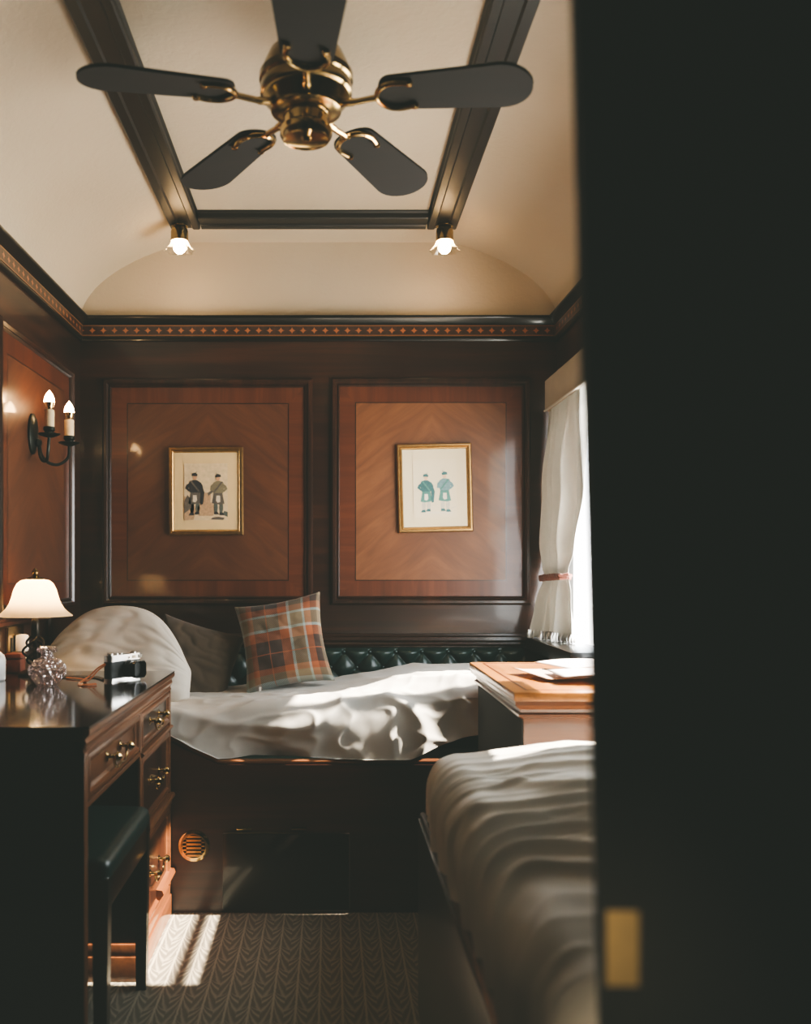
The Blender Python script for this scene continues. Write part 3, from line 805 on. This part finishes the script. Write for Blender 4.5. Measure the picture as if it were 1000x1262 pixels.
# green leather backrest
lb = thing('leather_backrest', 'buttoned dark green leather backrest along the end wall', 'backrest', (0, YB, .6))
def tuft(u, v):
    x = XL+.02+(1.80-.02)*u; z = .50+.278*v
    P, Q = .105, .125
    a, c = (x/P+(z-.70)/Q), (x/P-(z-.70)/Q)
    da, dc = abs(a-round(a)), abs(c-round(c))
    seam = min(da, dc)*1.0
    puff = (math.sin(PI*min(1, da*2)/1.0*.5)*math.sin(PI*min(1, dc*2)*.5))**.45
    but = math.sqrt(da*da+dc*dc)
    o = .030+.030*puff-.012*math.exp(-(but/.10)**2)
    o *= min(1, (1-v)*14+.25)**.5
    return (x, YB-.003-o, z)
MB().grid(tuft, 420, 60).build('padding', M['leather'], lb, angle=180)
b = MB()
for i in range(-10, 9):
    for j in range(-3, 3):
        x = (i+.5*(j % 2))*.105; z = .70+j*.5*.125
        if XL+.05 < x < .75 and .52 < z < .765: b.lathe([(0, .007), (.005, .005), (.0075, 0)], (x, YB-.034, z), 10, axis='y', rot=Matrix.Rotation(PI, 3, 'Z'))
b.build('button', M['leather'], lb)['kind'] = 'stuff'

# pillows
def pillow(name, w, h, t, mat, M4, label, cat, pinch=.06, roundtop=0, wr=.008, seed=0, pw=.42, nu=60):
    b = MB()
    def side(sg):
        def fn(u, v):
            a, c = 2*u-1, 2*v-1
            e = max(0, (1-a**4)*(1-c**4))
            x = a*w/2*(1-pinch*(1-c*c)*abs(a)**2); z = c*h/2*(1-pinch*(1-a*a)*abs(c)**2)
            if roundtop:
                z -= roundtop*h*(abs(a)**2.6)*max(0, c+.4)/1.4
                x *= 1-.16*roundtop*max(0, c)**2
            th = t/2*e**pw
            k = nz(a*2.2+seed, c*2.4, sg)+.6*nz(a*5+seed, c*4, 3*sg)
            crease = ridge(abs(nz(a*1.8+c*2.6+seed, c*3.4-a, 7)))**2
            y = sg*(th+e**.5*(wr*k-wr*.9*crease))
            return M4 @ Vector((x, y, z))
        return fn
    b.grid(side(-1), nu, nu); b.grid(side(1), nu, nu)
    # welt around the edge
    o = b.build(name, mat, None, angle=180)
    me = o.data; bm = bmesh.new(); bm.from_mesh(me); bmesh.ops.remove_doubles(bm, verts=bm.verts, dist=.0004); bmesh.ops.recalc_face_normals(bm, faces=bm.faces); bm.to_mesh(me); bm.free()
    return tag(o, label, cat)
def TRS(loc, rz=0, rx=0, ry=0):
    return Matrix.Translation(loc) @ Matrix.Rotation(math.radians(rz), 4, 'Z') @ Matrix.Rotation(math.radians(rx), 4, 'X') @ Matrix.Rotation(math.radians(ry), 4, 'Y')
pillow('pillow', .54, .37, .20, M['pillow_linen'], TRS((-.752, 3.24, .790), 0, -24, 3), 'large off-white pillow propped up behind the desk', 'pillow', .02, .55, .007, 3, .5)
pillow('cushion', .32, .32, .14, M['taupe'], TRS((-.520, 3.44, .735), 8, -16, 17), 'plain taupe cushion between the white pillow and the tartan cushion', 'cushion', .07, 0, .008, 6)
tc = pillow('cushion', .33, .345, .13, M['tartan'], TRS((-.175, 3.385, .822), -6, -18, -11), 'tartan cushion in orange, brown and pale blue, leaning beside the taupe one', 'cushion', .11, 0, .005, 9)
b = MB()
bp_ = Vector((-.255, 3.300, .665))
b.box(bp_.x-.004, bp_.x+.004, bp_.y-.004, bp_.y-.002, bp_.z-.008, bp_.z+.006); lb_ = b.build('label_tag', M['white'], tc)

# small brass fitting low on the end wall
bf = thing('wall_plate', 'small brass wall plate behind the white pillow', 'wall plate', (-.815, YB, .895))
b = MB(); b.box(-.865, -.782, YB-.008, YB, .868, .912, b=.002); b.build('plate', M['brass'], bf)
MB().lathe([(0, 0), (.006, 0), (.005, .012), (0, .014)], (-.82, YB-.008, .89), 12, axis='y', rot=Matrix.Rotation(PI, 3, 'Z')).build('switch', M['brass'], bf)

# ------------------------------------------------------------------ desk
DX, DY0, DY1 = -.510, 1.880, 2.908
desk = thing('desk', 'dark polished mahogany pedestal desk with brass drawer handles', 'desk', (-.76, 2.39, 0))
tp = [(0, .7683), (-.010, .7683), (-.013, .7665), (-.013, .757), (-.008, .751), (-.004, .747), (-.004, .740), (0, .740)]
b = MB()
b.box(XL+.004, DX+.0125, DY0, DY1, .7685, .7730); b.box(XL+.004, DX, DY0, DY1, .745, .7685)
b.prism([(p, z) for p, z in tp], lambda p, q, a: (DX-p, a, q), DY0, DY1, 1)
b.build('desk_top', [M['desk_top'], M['red_wood_y']], desk, angle=30)
b = MB(); fp = [(0, .745), (-.004, .744), (-.006, .738), (-.003, .730), (0, .727), (0, .7205), (-.002, .718), (-.002, .714), (0, .712)]
fp = [(.02, .745)]+[(p-.0, z) for p, z in fp]+[(.02, .712)]
b.prism(fp, lambda p, q, a: (DX-p, a, q), DY0+.003, DY1); b.build('frieze', M['red_wood_y'], desk, angle=30)
b = MB(); b.box(XL+.006, DX, DY0+.003, DY0+.026, 0, .744, b=.002); b.build('end_panel', [M['black_wood']], desk)
b = MB(); b.box(DX-.02, DX+.002, DY0+.004, DY0+.034, 0, .714, b=.002); b.build('stile', [M['red_wood_z']], desk)
PY = 2.440
b = MB()
b.box(XL+.006, DX-.006, PY, DY1, .085, .712)                 # pedestal carcass
b.box(XL+.006, DX-.030, DY0+.026, PY, .597, .712)            # drawer box above the knee hole
b.box(XL+.006, XL+.020, DY0+.026, PY, 0, .597)
b.build('carcass', [M['dark_wood_z']], desk, smooth=False)
b = MB(); b.box(DX-.03, DX+.001, DY0+.034, PY+.010, .597, .609, b=.002); b.box(DX-.006, DX+.001, DY0+.034, PY, .708, .7125)
b.box(DX-.014, DX+.001, PY, PY+.022, .095, .712, b=.002); b.box(DX-.014, DX+.001, DY1-.020, DY1, .095, .712, b=.002)
b.prism([(.02, .604), (-.006, .602), (-.010, .597), (-.004, .590), (.02, .588)], lambda p, q, a: (DX-p, a, q), PY+.012, DY1)
b.prism([(.02, .392), (-.012, .388), (-.016, .378), (-.006, .366), (-.004, .352), (.02, .350)], lambda p, q, a: (DX-p, a, q), PY+.012, DY1)
b.build('face_frame', [M['red_wood_y']], desk, angle=30)
b = MB(); b.box(XL+.006, DX+.004, PY-.012, DY1, 0, .066, b=.003); b.box(XL+.006, DX, PY-.008, DY1, .066, .098, b=.004)
b.prism([(.01, .150), (-.012, .146), (-.016, .134), (-.006, .120), (.01, .118)], lambda p, q, a: (DX-p, a, q), PY+.26, DY1)
b.build('plinth', [M['red_wood_y']], desk)
def handle(par, yc, zc, xs):
    b = MB()
    for s in (-1, 1):
        y = yc+s*.066
        b.lathe([(0, 0), (.013, 0), (.013, .002), (.006, .005), (.0045, .014), (.008, .019), (.0115, .025), (.010, .031), (.005, .035), (0, .036)], (xs, y, zc), 18, axis='x')
    b.tube(curve_pts([(xs+.016, yc-.066, zc), (xs+.018, yc-.056, zc-.022), (xs+.018, yc-.03, zc-.031), (xs+.018, yc, zc-.027), (xs+.018, yc+.03, zc-.031), (xs+.018, yc+.056, zc-.022), (xs+.016, yc+.066, zc)], 5), .0032, 8)
    b.build('handle', M['brass'], par)['label'] = 'brass bail handle'
def drawer(y0, y1, z0, z1, deep=.0):
    b = MB(); xs = DX-.010
    b.box(xs-.02, xs, y0, y1, z0, z1)
    mp = lambda a, bb, o: (xs+o, a, bb)
    b.frame(y0, y1, z0, z1, [(0, 0), (0, .009), (.006, .012), (.013, .012), (.017, .006), (.022, .004), (.026, .002)], mp)
    d = b.build('drawer', M['red_wood_y'], desk, angle=30)
    handle(d, (y0+y1)/2, (z0+z1)/2+.004, xs+.002)
drawer(DY0+.040, PY-.006, .612, .710)
drawer(PY+.026, DY1-.024, .612, .710)
drawer(PY+.026, DY1-.024, .396, .584)
drawer(PY+.026, DY1-.024, .104, .346)

# stool in the knee hole
st = thing('stool', 'wooden stool with dark green leather seat tucked under the desk', 'stool', (-.63, 2.19, 0))
SX0, SX1, SY0, SY1 = -.80, -.475, 1.955, 2.415
bs = drape(SX0, SX1, SY0, SY1, .474, .022, .054, 40, 50, lambda pos, nr, p, q, f: pos+nr*(.014*max(0, (1-((p-(SX0+SX1)/2)/.18)**2))*max(0, 1-((q-(SY0+SY1)/2)/.25)**2)))
bs.build('seat', M['leather'], st, angle=180)
b = MB()
b.box(SX0+.006, SX1-.004, SY0+.004, SY0+.026, .365, .432, b=.002); b.box(SX0+.006, SX1-.004, SY1-.026, SY1-.004, .365, .432, b=.002)
b.box(SX0+.006, SX0+.026, SY0+.026, SY1-.026, .365, .432, b=.002); b.box(SX1-.024, SX1-.004, SY0+.026, SY1-.026, .365, .432, b=.002)
b.build('apron', M['dark_wood_y'], st)
for x in (SX0+.022, SX1-.020):
    for y in (SY0+.020, SY1-.020):
        b = MB(); vs = []
        for z, h in ((0, .013), (.30, .0165), (.43, .0175)):
            vs += [(x-h, y-h, z), (x+h, y-h, z), (x+h, y+h, z), (x-h, y+h, z)]
        fs = [(3, 2, 1, 0), (8, 9, 10, 11)]
        for l in (0, 4):
            for i in range(4): fs.append((l+i, l+(i+1) % 4, l+4+(i+1) % 4, l+4+i))
        b.add(vs, fs); b.build('leg', M['black_wood'], st, smooth=False)

# ------------------------------------------------------------------ on the desk
ZT = .773
LX, LY = -.906, 2.80
lamp = thing('table_lamp', 'lit table lamp with bell-shaped cream glass shade and wrought iron stem', 'lamp', (LX, LY, ZT))
MB().lathe([(0, ZT), (.050, ZT), (.050, ZT+.006), (.040, ZT+.012), (.018, ZT+.020), (.010, ZT+.030), (0, ZT+.030)], (LX, LY, 0), 32).build('base', M['iron'], lamp)
b = MB(); b.tube([(LX, LY, ZT+.02), (LX, LY, 1.07)], .0065, 10); b.lathe([(.010, .885), (.013, .893), (.013, .935), (.010, .942), (.006, .95)], (LX, LY, 0), 16); b.build('stem', M['iron'], lamp)
b = MB()
for k in range(4):
    pts = []
    for i in range(25):
        t = i/24; z = ZT+.028+t*.092; r = .007+.029*math.sin(PI*t)**.8; a = k*PI/2+t*PI*1.25
        pts.append((LX+r*math.cos(a), LY+r*math.sin(a), z))
    b.tube(pts, .0038, 7)
b.build('twisted_cage', M['iron'], lamp)
pf = [(.022, 1.066), (.042, 1.062), (.054, 1.052), (.063, 1.034), (.069, 1.012), (.076, .992), (.087, .975), (.100, .963), (.109, .956), (.112, .953)]
sh = MB().lathe(pf, (LX, LY, 0), 64, cap=False).build('lamp_shade', M['shade'], lamp, angle=80)
MB().lathe([(.026, 1.064), (.024, 1.070), (.012, 1.074), (.007, 1.080), (.010, 1.086), (.009, 1.092), (.004, 1.098), (0, 1.100)], (LX, LY, 0), 20).build('finial', M['old_brass'], lamp)
MB().lathe([(0, .955), (.010, .957), (.018, .972), (.020, .988), (.014, 1.004), (0, 1.010)], (LX, LY, 0), 16).build('bulb', emission('lamp_bulb_lit', (1, .66, .34), 30), lamp)

bx, by = -.790, 2.545
bt = thing('decanter', 'small cut-crystal bottle in front of the table lamp', 'bottle', (bx, by, ZT))
pf = [(0, 0), (.026, 0), (.030, .004), (.050, .030), (.0525, .044), (.049, .056), (.034, .072), (.019, .078), (.0165, .084), (.0165, .090)]
b = MB(); n = len(pf); seg = 14
vs, fs = [], []
for j in range(seg):
    for i, (r, h) in enumerate(pf):
        a = 2*PI*(j+.5*(i % 2))/seg; vs.append((bx+r*math.cos(a), by+r*math.sin(a), ZT+.0005+h))
for j in range(seg):
    k = (j+1) % seg
    for i in range(n-1):
        if i % 2 == 0: fs += [(j*n+i, k*n+i, j*n+i+1), (k*n+i, k*n+i+1, j*n+i+1)]
        else: fs += [(j*n+i, k*n+i, k*n+i+1), (j*n+i, k*n+i+1, j*n+i+1)]
fs.append(tuple(j*n+n-1 for j in range(seg)))
b.add(vs, fs); b.build('body', M['crystal'], bt, smooth=False)
MB().lathe([(.0165, ZT+.0905), (.027, ZT+.093), (.029, ZT+.099), (.026, ZT+.107), (.018, ZT+.110), (0, ZT+.111)], (bx, by, 0), 14).build('stopper', M['crystal'], bt, smooth=False)

# camera
cam_o = thing('film_camera', 'black and silver rangefinder camera with tan strap on the desk', 'camera', (-.610, 2.690, ZT))
c0 = Vector((-.6125, 2.690, ZT)); ax = Vector((.069, .118, 0)).normalized(); nn = Vector((ax.y, -ax.x, 0))
T = Matrix(((ax.x, nn.x, 0, c0.x), (ax.y, nn.y, 0, c0.y), (0, 0, 1, c0.z), (0, 0, 0, 1)))
def rbox(x0, x1, y0, y1, z0, z1, r, seg=6):
    """block with rounded vertical edges in camera space"""
    P = []
    for (cx, cy, a0) in ((x1-r, y1-r, 0), (x0+r, y1-r, 90), (x0+r, y0+r, 180), (x1-r, y0+r, 270)):
        for i in range(seg+1):
            a = math.radians(a0+90*i/seg); P.append((cx+r*math.cos(a), cy+r*math.sin(a)))
    n = len(P); b = MB()
    b.add([T @ Vector((x, y, z0)) for x, y in P]+[T @ Vector((x, y, z1)) for x, y in P],
          [tuple(reversed(range(n))), tuple(range(n, 2*n))]+[(i, (i+1) % n, n+(i+1) % n, n+i) for i in range(n)])
    return b
rbox(-.069, .069, -.016, .016, .007, .056, .0155).build('body', M['black'], cam_o)
rbox(-.069, .069, -.016, .016, 0.0, .0075, .0155).build('bottom_plate', M['silver'], cam_o)
tpl = rbox(-.069, .069, -.016, .016, .0555, .074, .0155); tpl.add(*[[], []]); tplo = tpl.build('top_plate', M['silver'], cam_o)
for (x, w, h, z, mt) in ((.056, .016, .010, .065, 'lens_glass'), (.030, .014, .008, .065, 'candle'), (.008, .006, .006, .064, 'lens_glass')):
    b = MB(); vs = [T @ Vector((x+a*w/2, .0163+o, z+c*h/2)) for o in (0, .0012) for a, c in ((-1, -1), (1, -1), (1, 1), (-1, 1))]
    b.add(vs, [(4, 5, 6, 7), (0, 1, 5, 4), (1, 2, 6, 5), (2, 3, 7, 6), (3, 0, 4, 7)]); b.build('viewfinder_window', M[mt], tplo, smooth=False)
for (x, r, h) in ((-.052, .009, .007), (-.028, .008, .006), (-.008, .005, .005), (.045, .009, .005)):
    MB().lathe([(r, 0), (r, h*.8), (r*.8, h), (0, h)], T @ Vector((x, 0, .074)), 18).build('dial', M['silver'], tplo)
Rl = Matrix(((ax.x, 0, nn.x), (ax.y, 0, nn.y), (0, 1, 0)))
b = MB(); b.lathe([(.026, .015), (.026, .022), (.023, .023), (.023, .034), (.025, .035), (.025, .044), (.022, .046), (.020, .046)], T @ Vector((.006, 0, .032)), 36, rot=Rl)
lens = b.build('lens', M['black'], cam_o)
MB().lathe([(.020, .046), (.020, .040), (.014, .038), (0, .0415)], T @ Vector((.006, 0, .032)), 28, rot=Rl, cap=False).build('lens_glass', M['lens_glass'], lens)
b = MB()
hp = [(.0245, .040), (.026, .048), (.0275, .064), (.0255, .064), (.023, .048)]
sq = lambda a, i: min(1.18, 1/max(abs(math.cos(a)), abs(math.sin(a))))*.92
b.lathe(hp, T @ Vector((.006, 0, .032)), 48, rot=Rl, cap=False, rfun=sq); b.build('lens_hood', M['black_gloss'], lens)
b = MB()
L0 = T @ Vector((-.071, 0, .052))
b.tube(curve_pts([L0, L0+Vector((-.02, -.01, -.012)), L0+Vector((-.045, -.015, -.036)), (-.705, 2.56, ZT+.004), (-.685, 2.53, ZT+.0035), (-.655, 2.55, ZT+.0035)], 6), .005, 8, flat=.45)
b.tube(curve_pts([L0+Vector((0, .004, -.004)), L0+Vector((-.022, 0, -.02)), L0+Vector((-.04, -.01, -.042)), (-.70, 2.60, ZT+.004), (-.72, 2.66, ZT+.0035), (-.78, 2.70, ZT+.0035)], 6), .005, 8, flat=.45)
sp = b.build('strap', M['tan'], cam_o); sp['label'] = 'tan leather strap'
b = MB(); b.tube(curve_pts([(-.66, 2.66, ZT+.003), (-.70, 2.72, ZT+.003), (-.76, 2.74, ZT+.003), (-.82, 2.71, ZT+.003)], 6), .007, 8, flat=.35); b.build('strap_pad', M['dark_strap'], sp)

# white pot at the left edge, box, socket, plug
wp = thing('ceramic_bottle', 'white ceramic bottle at the left edge of the desk top', 'bottle', (-.975, 2.655, ZT))
MB().lathe([(0, ZT), (.026, ZT), (.029, ZT+.004), (.029, ZT+.060), (.026, ZT+.072), (.016, ZT+.082), (.010, ZT+.086), (.010, ZT+.094), (0, ZT+.094)], (-.975, 2.655, 0), 32).build('body', M['ceramic'], wp)
MB().lathe([(.013, ZT+.093), (.013, ZT+.112), (.010, ZT+.115), (0, ZT+.115)], (-.975, 2.655, 0), 20).build('cap', M['ceramic'], wp)
kb = thing('trinket_box', 'small red-brown box on the desk under the wall socket', 'box', (-.99, 2.868, ZT))
MB().box(-1.014, -.966, 2.842, 2.894, ZT, ZT+.044, b=.003).build('body', M['box'], kb)
MB().box(-1.0155, -.9645, 2.8405, 2.8955, ZT+.0445, ZT+.060, b=.003).build('lid', M['box'], kb)
so = thing('wall_socket', 'brass double wall socket on the left wall', 'socket', (XL, 2.93, .865))
MB().box(XL, XL+.012, 2.858, 3.004, .818, .916, b=.003).build('plate', M['brass'], so)
for y in (2.895, 2.967): MB().box(XL+.012, XL+.0145, y-.018, y+.018, .835, .880, b=.001).build('outlet', M['black_gloss'], so)
pg = thing('power_plug', 'white power plug with hanging cable in the brass socket', 'plug', (XL+.02, 2.93, .86))
MB().box(XL+.0150, XL+.050, 2.904, 2.944, .832, .888, b=.010).build('body', M['white'], pg)
MB().tube(curve_pts([(XL+.036, 2.925, .834), (XL+.042, 2.93, .815), (XL+.058, 2.93, .785), (XL+.075, 2.935, .755), (XL+.09, 2.96, .72)], 6), .0032, 8).build('cable', M['white'], pg)

# ------------------------------------------------------------------ corner table by the window
TX0, TY0, TY1, TZ = .442, 2.205, 2.919, .800
tb = thing('corner_table', 'wooden cabinet table with orange-brown top between the two beds', 'table', (.68, 2.53, 0))
b = MB(); b.box(TX0, XR-.075, TY0, TY1, .777, TZ, b=.006)
t_ = b.build('table_top', M['table_top'], tb)
MB().frame(TX0+.035, XR-.11, TY0+.04, TY1-.04, [(0, 0), (.001, .0008), (.006, .0008), (.007, 0)], lambda a, c, o: (a, c, TZ+o)).build('inlay_line', M['band_x'], t_, smooth=False)
mp1 = lambda a, c, o: (a, c, o)
b = MB()
b.frame(TX0+.004, XR-.079, TY0+.004, TY1-.004, [(0, .777), (0, .768), (.006, .762), (.014, .756), (.016, .748), (.010, .744), (.010, .738), (.020, .734), (.024, .728), (.03, .728)], mp1)
b.build('moulding', M['red_wood_x'], tb, angle=30)
b = MB(); b.box(TX0+.028, XR-.10, TY0+.024, TY1-.024, 0, .745); b.build('cabinet_body', M['red_wood_x'], tb, smooth=False)
b = MB(); b.box(TX0+.024, TX0+.028, TY0+.026, TY1-.026, .01, .728); b.build('side_shade', M['matt_black'], tb)  # black sheet over the red body: shade on the cabinet side, painted
# papers
def sheet(fn, mat, name, label, cat='leaflet', grp='papers on the corner table'):
    o = MB().grid(fn, 24, 16).build(name, mat, None, angle=180); m = o.modifiers.new('t', 'SOLIDIFY'); m.thickness = .0012; m.offset = 1
    return tag(o, label, cat, grp)
def bil(p00, p10, p11, p01, u, v):
    p = [Vector(q) for q in (p00, p10, p11, p01)]
    return p[0]*(1-u)*(1-v)+p[1]*u*(1-v)+p[2]*u*v+p[3]*(1-u)*v
def f1(u, v):
    p = bil((.515, 2.585), (.563, 2.385), (.80, 2.44), (.74, 2.66), u, v); z = .0030+.014*math.exp(-v*5)*(1-.5*u)+.006*math.sin(PI*v)
    return (p.x, p.y, TZ+z)
def f2(u, v):
    p = bil((.590, 2.50), (.592, 2.335), (.815, 2.315), (.835, 2.53), u, v); z = .0205+.007*math.sin(PI*min(1, v*1.3))*(.5+.5*u)
    return (p.x, p.y, TZ+z)
def f3(u, v):
    p = bil((.60, 2.70), (.66, 2.52), (.83, 2.56), (.83, 2.76), u, v); z = .0215+.007*math.sin(PI*v)**.8*(1-.3*u)
    return (p.x, p.y, TZ+z)
s1 = sheet(f1, M['page_pink'], 'folded_newspaper', 'pinkish folded newspaper with curled left edge on the corner table')
s2 = sheet(f2, M['page'], 'leaflet', 'pale leaflet nearest the front edge of the corner table')
s3 = sheet(f3, M['page'], 'open_booklet', 'white open booklet at the back of the papers pile')
b = MB(); pts = [Vector(f1(.10+.6*t, .35+.45*t))+Vector((0, 0, .0025)) for t in [i/20 for i in range(21)]]
for i in range(0, 20, 1):
    if i % 4 != 3: b.tube([pts[i]+Vector((0, .006*math.sin(i*1.7), 0)), pts[i+1]+Vector((0, .006*math.sin(i*1.7+1.7), 0))], .0022, 6)
b.build('ink_line', M['ink'], s1)

# ------------------------------------------------------------------ side bed along the window wall
b2 = thing('bed', 'dark wooden bed along the window wall, nearest the door', 'bed', (.57, 1.5, 0))
QX, Q0, Q1 = .212, .80, 2.226
b = MB(); b.box(QX, QX+.03, Q0, Q1, .02, .492, b=.003); b.build('side_board', M['black_wood'], b2)
MB().tube([(QX+.012, Q0, .498), (QX+.012, Q1, .498)], .008, 8).build('rim', M['dark_wood_y'], b2)
b = MB(); b.box(QX+.03, XR-.003, Q1-.03, Q1, .02, .49, b=.003); b.build('foot_board', M['black_wood'], b2)
MB().box(QX+.03, XR-.003, Q0, Q1-.03, .02, .42).build('base', M['black_wood'], b2)
MB().box(QX+.035, XR-.006, Q0, Q1-.035, .42, .56, b=.03).build('mattress', M['duvet_grey'], b2)
def d2(pos, nr, p, q, f):
    x, y = p, q
    near = sstep(2.15, 1.75, y)
    arch = -.16*(x-.55)**2*4+.10*nz(x*2.2, y*2.0, 4)
    s = y-arch*.9
    fold = 0
    m1 = .5+.5*nz(x*2.6+1, y*3, 6)
    w1 = s*30+3.4*nz(x*2.0, y*3.0, 1)+1.4*nz(x*5, y*5, 2)
    fold += .024*(.25+m1)*(math.exp(-(math.sin(w1)/.42)**2)-.35)*(.22+.78*near)
    w2 = s*52+5*nz(x*2.4+4, y*3, 9)+1.5*nz(x*7, y*6, 19)
    fold += .010*(.15+1.3*max(0, nz(x*3-3, y*4, 7)+.2))*(math.exp(-(math.sin(w2)/.4)**2)-.3)*(.3+.7*near)
    fold += .018*nz(x*2.5, y*2.5, 12)+.0025*nz(x*20, y*18, 4)
    pos = pos+nr*(fold-.010)
    rise = .030*sstep(.25, .6, x)*(1-sstep(.4, .9, f))
    pos.z += rise
    pos.z = max(pos.z, .508)
    pos.x = min(pos.x, XR-.006); pos.y = min(pos.y, Q1+.006)
    return pos
b = drape(QX+.002, XR-.008, Q0+.01, Q1, .672, .085, .20, 180, 420, d2, sides=(1, 0, 0, 1))
dv2 = b.build('duvet', M['duvet_grey'], None, angle=180)
tag(dv2, 'creased pale grey duvet on the bed nearest the door', 'duvet')

# ------------------------------------------------------------------ light
def light(name, typ, loc, energy, col=(1, 1, 1), **kw):
    l = bpy.data.lights.new(name, typ); l.energy = energy; l.color = col
    for k, v in kw.items(): setattr(l, k, v)
    o = bpy.data.objects.new(name, l); C.objects.link(o); o.location = loc; return o
sun = light('sun', 'SUN', (3, 2.6, 4), 28.0, (1, .90, .76), angle=math.radians(.8))
sun.rotation_euler = Vector((-1, -.015, -1.0)).to_track_quat('-Z', 'Y').to_euler()
pt = light('window_portal', 'AREA', (XR+.08, (WY0+WY1)/2, (WZ0+WZ1)/2), 1, shape='RECTANGLE', size=WZ1-WZ0, size_y=WY1-WY0)
pt.data.cycles.is_portal = True
pt.rotation_euler = (0, math.radians(90), 0)
light('lamp_glow', 'POINT', (LX, LY, 1.025), 3.5, (1, .66, .34), shadow_soft_size=.012)
cl = light('strike_plate_fill', 'SPOT', (-.35, -.25, 1.75), 55, (1, .82, .56), spot_size=math.radians(7), spot_blend=.8, shadow_soft_size=.06)  # added spot without a real source, brightens the brass strike plate
cl.rotation_euler = (Vector((.221, .697, .80))-cl.location).to_track_quat('-Z', 'Y').to_euler()
w = bpy.data.worlds.new('daylight'); bpy.context.scene.world = w; w.use_nodes = True
nt = w.node_tree; bg = nt.nodes['Background']
k = N(nt); co = k.node('ShaderNodeTexCoord').outputs['Generated']; x, y, z = k.xyz(co)
c = k.ramp(k.m('ADD', k.m('MULTIPLY', z, .5), .5), [(.44, (1.75, 1.68, 1.5)), (.50, (1.5, 1.5, 1.5)), (.62, (.9, .97, 1.0)), (1, (.80, .90, 1.0))])
k.link(c, bg.inputs[0]); bg.inputs[1].default_value = 7.6

# ------------------------------------------------------------------ camera and film response
cd = bpy.data.cameras.new('camera'); co_ = bpy.data.objects.new('camera', cd); C.objects.link(co_)
co_.location = (0, 0, EYE); co_.rotation_euler = (PI/2, 0, 0)
cd.sensor_fit = 'VERTICAL'; cd.sensor_height = 36.0; cd.sensor_width = 36.0
cd.lens = 36.0*F/1262
cd.shift_x = (500-408)/1262; cd.shift_y = (700-631)/1262
cd.clip_start = .02
cd.dof.use_dof = True; cd.dof.focus_distance = 3.1; cd.dof.aperture_fstop = 2.3
S = bpy.context.scene
S.camera = co_
S.cycles.use_denoising = True
S.cycles.max_bounces = 10; S.cycles.diffuse_bounces = 5; S.cycles.transparent_max_bounces = 12
S.cycles.sample_clamp_indirect = 6; S.cycles.caustics_reflective = False; S.cycles.caustics_refractive = False
S.view_settings.view_transform = 'AgX'
try: S.view_settings.look = 'AgX - High Contrast'
except Exception: pass
S.view_settings.exposure = 0.30
S.view_settings.use_curve_mapping = True
cm = S.view_settings.curve_mapping; cm.black_level = (-.031, -.0355, -.031); cm.update()
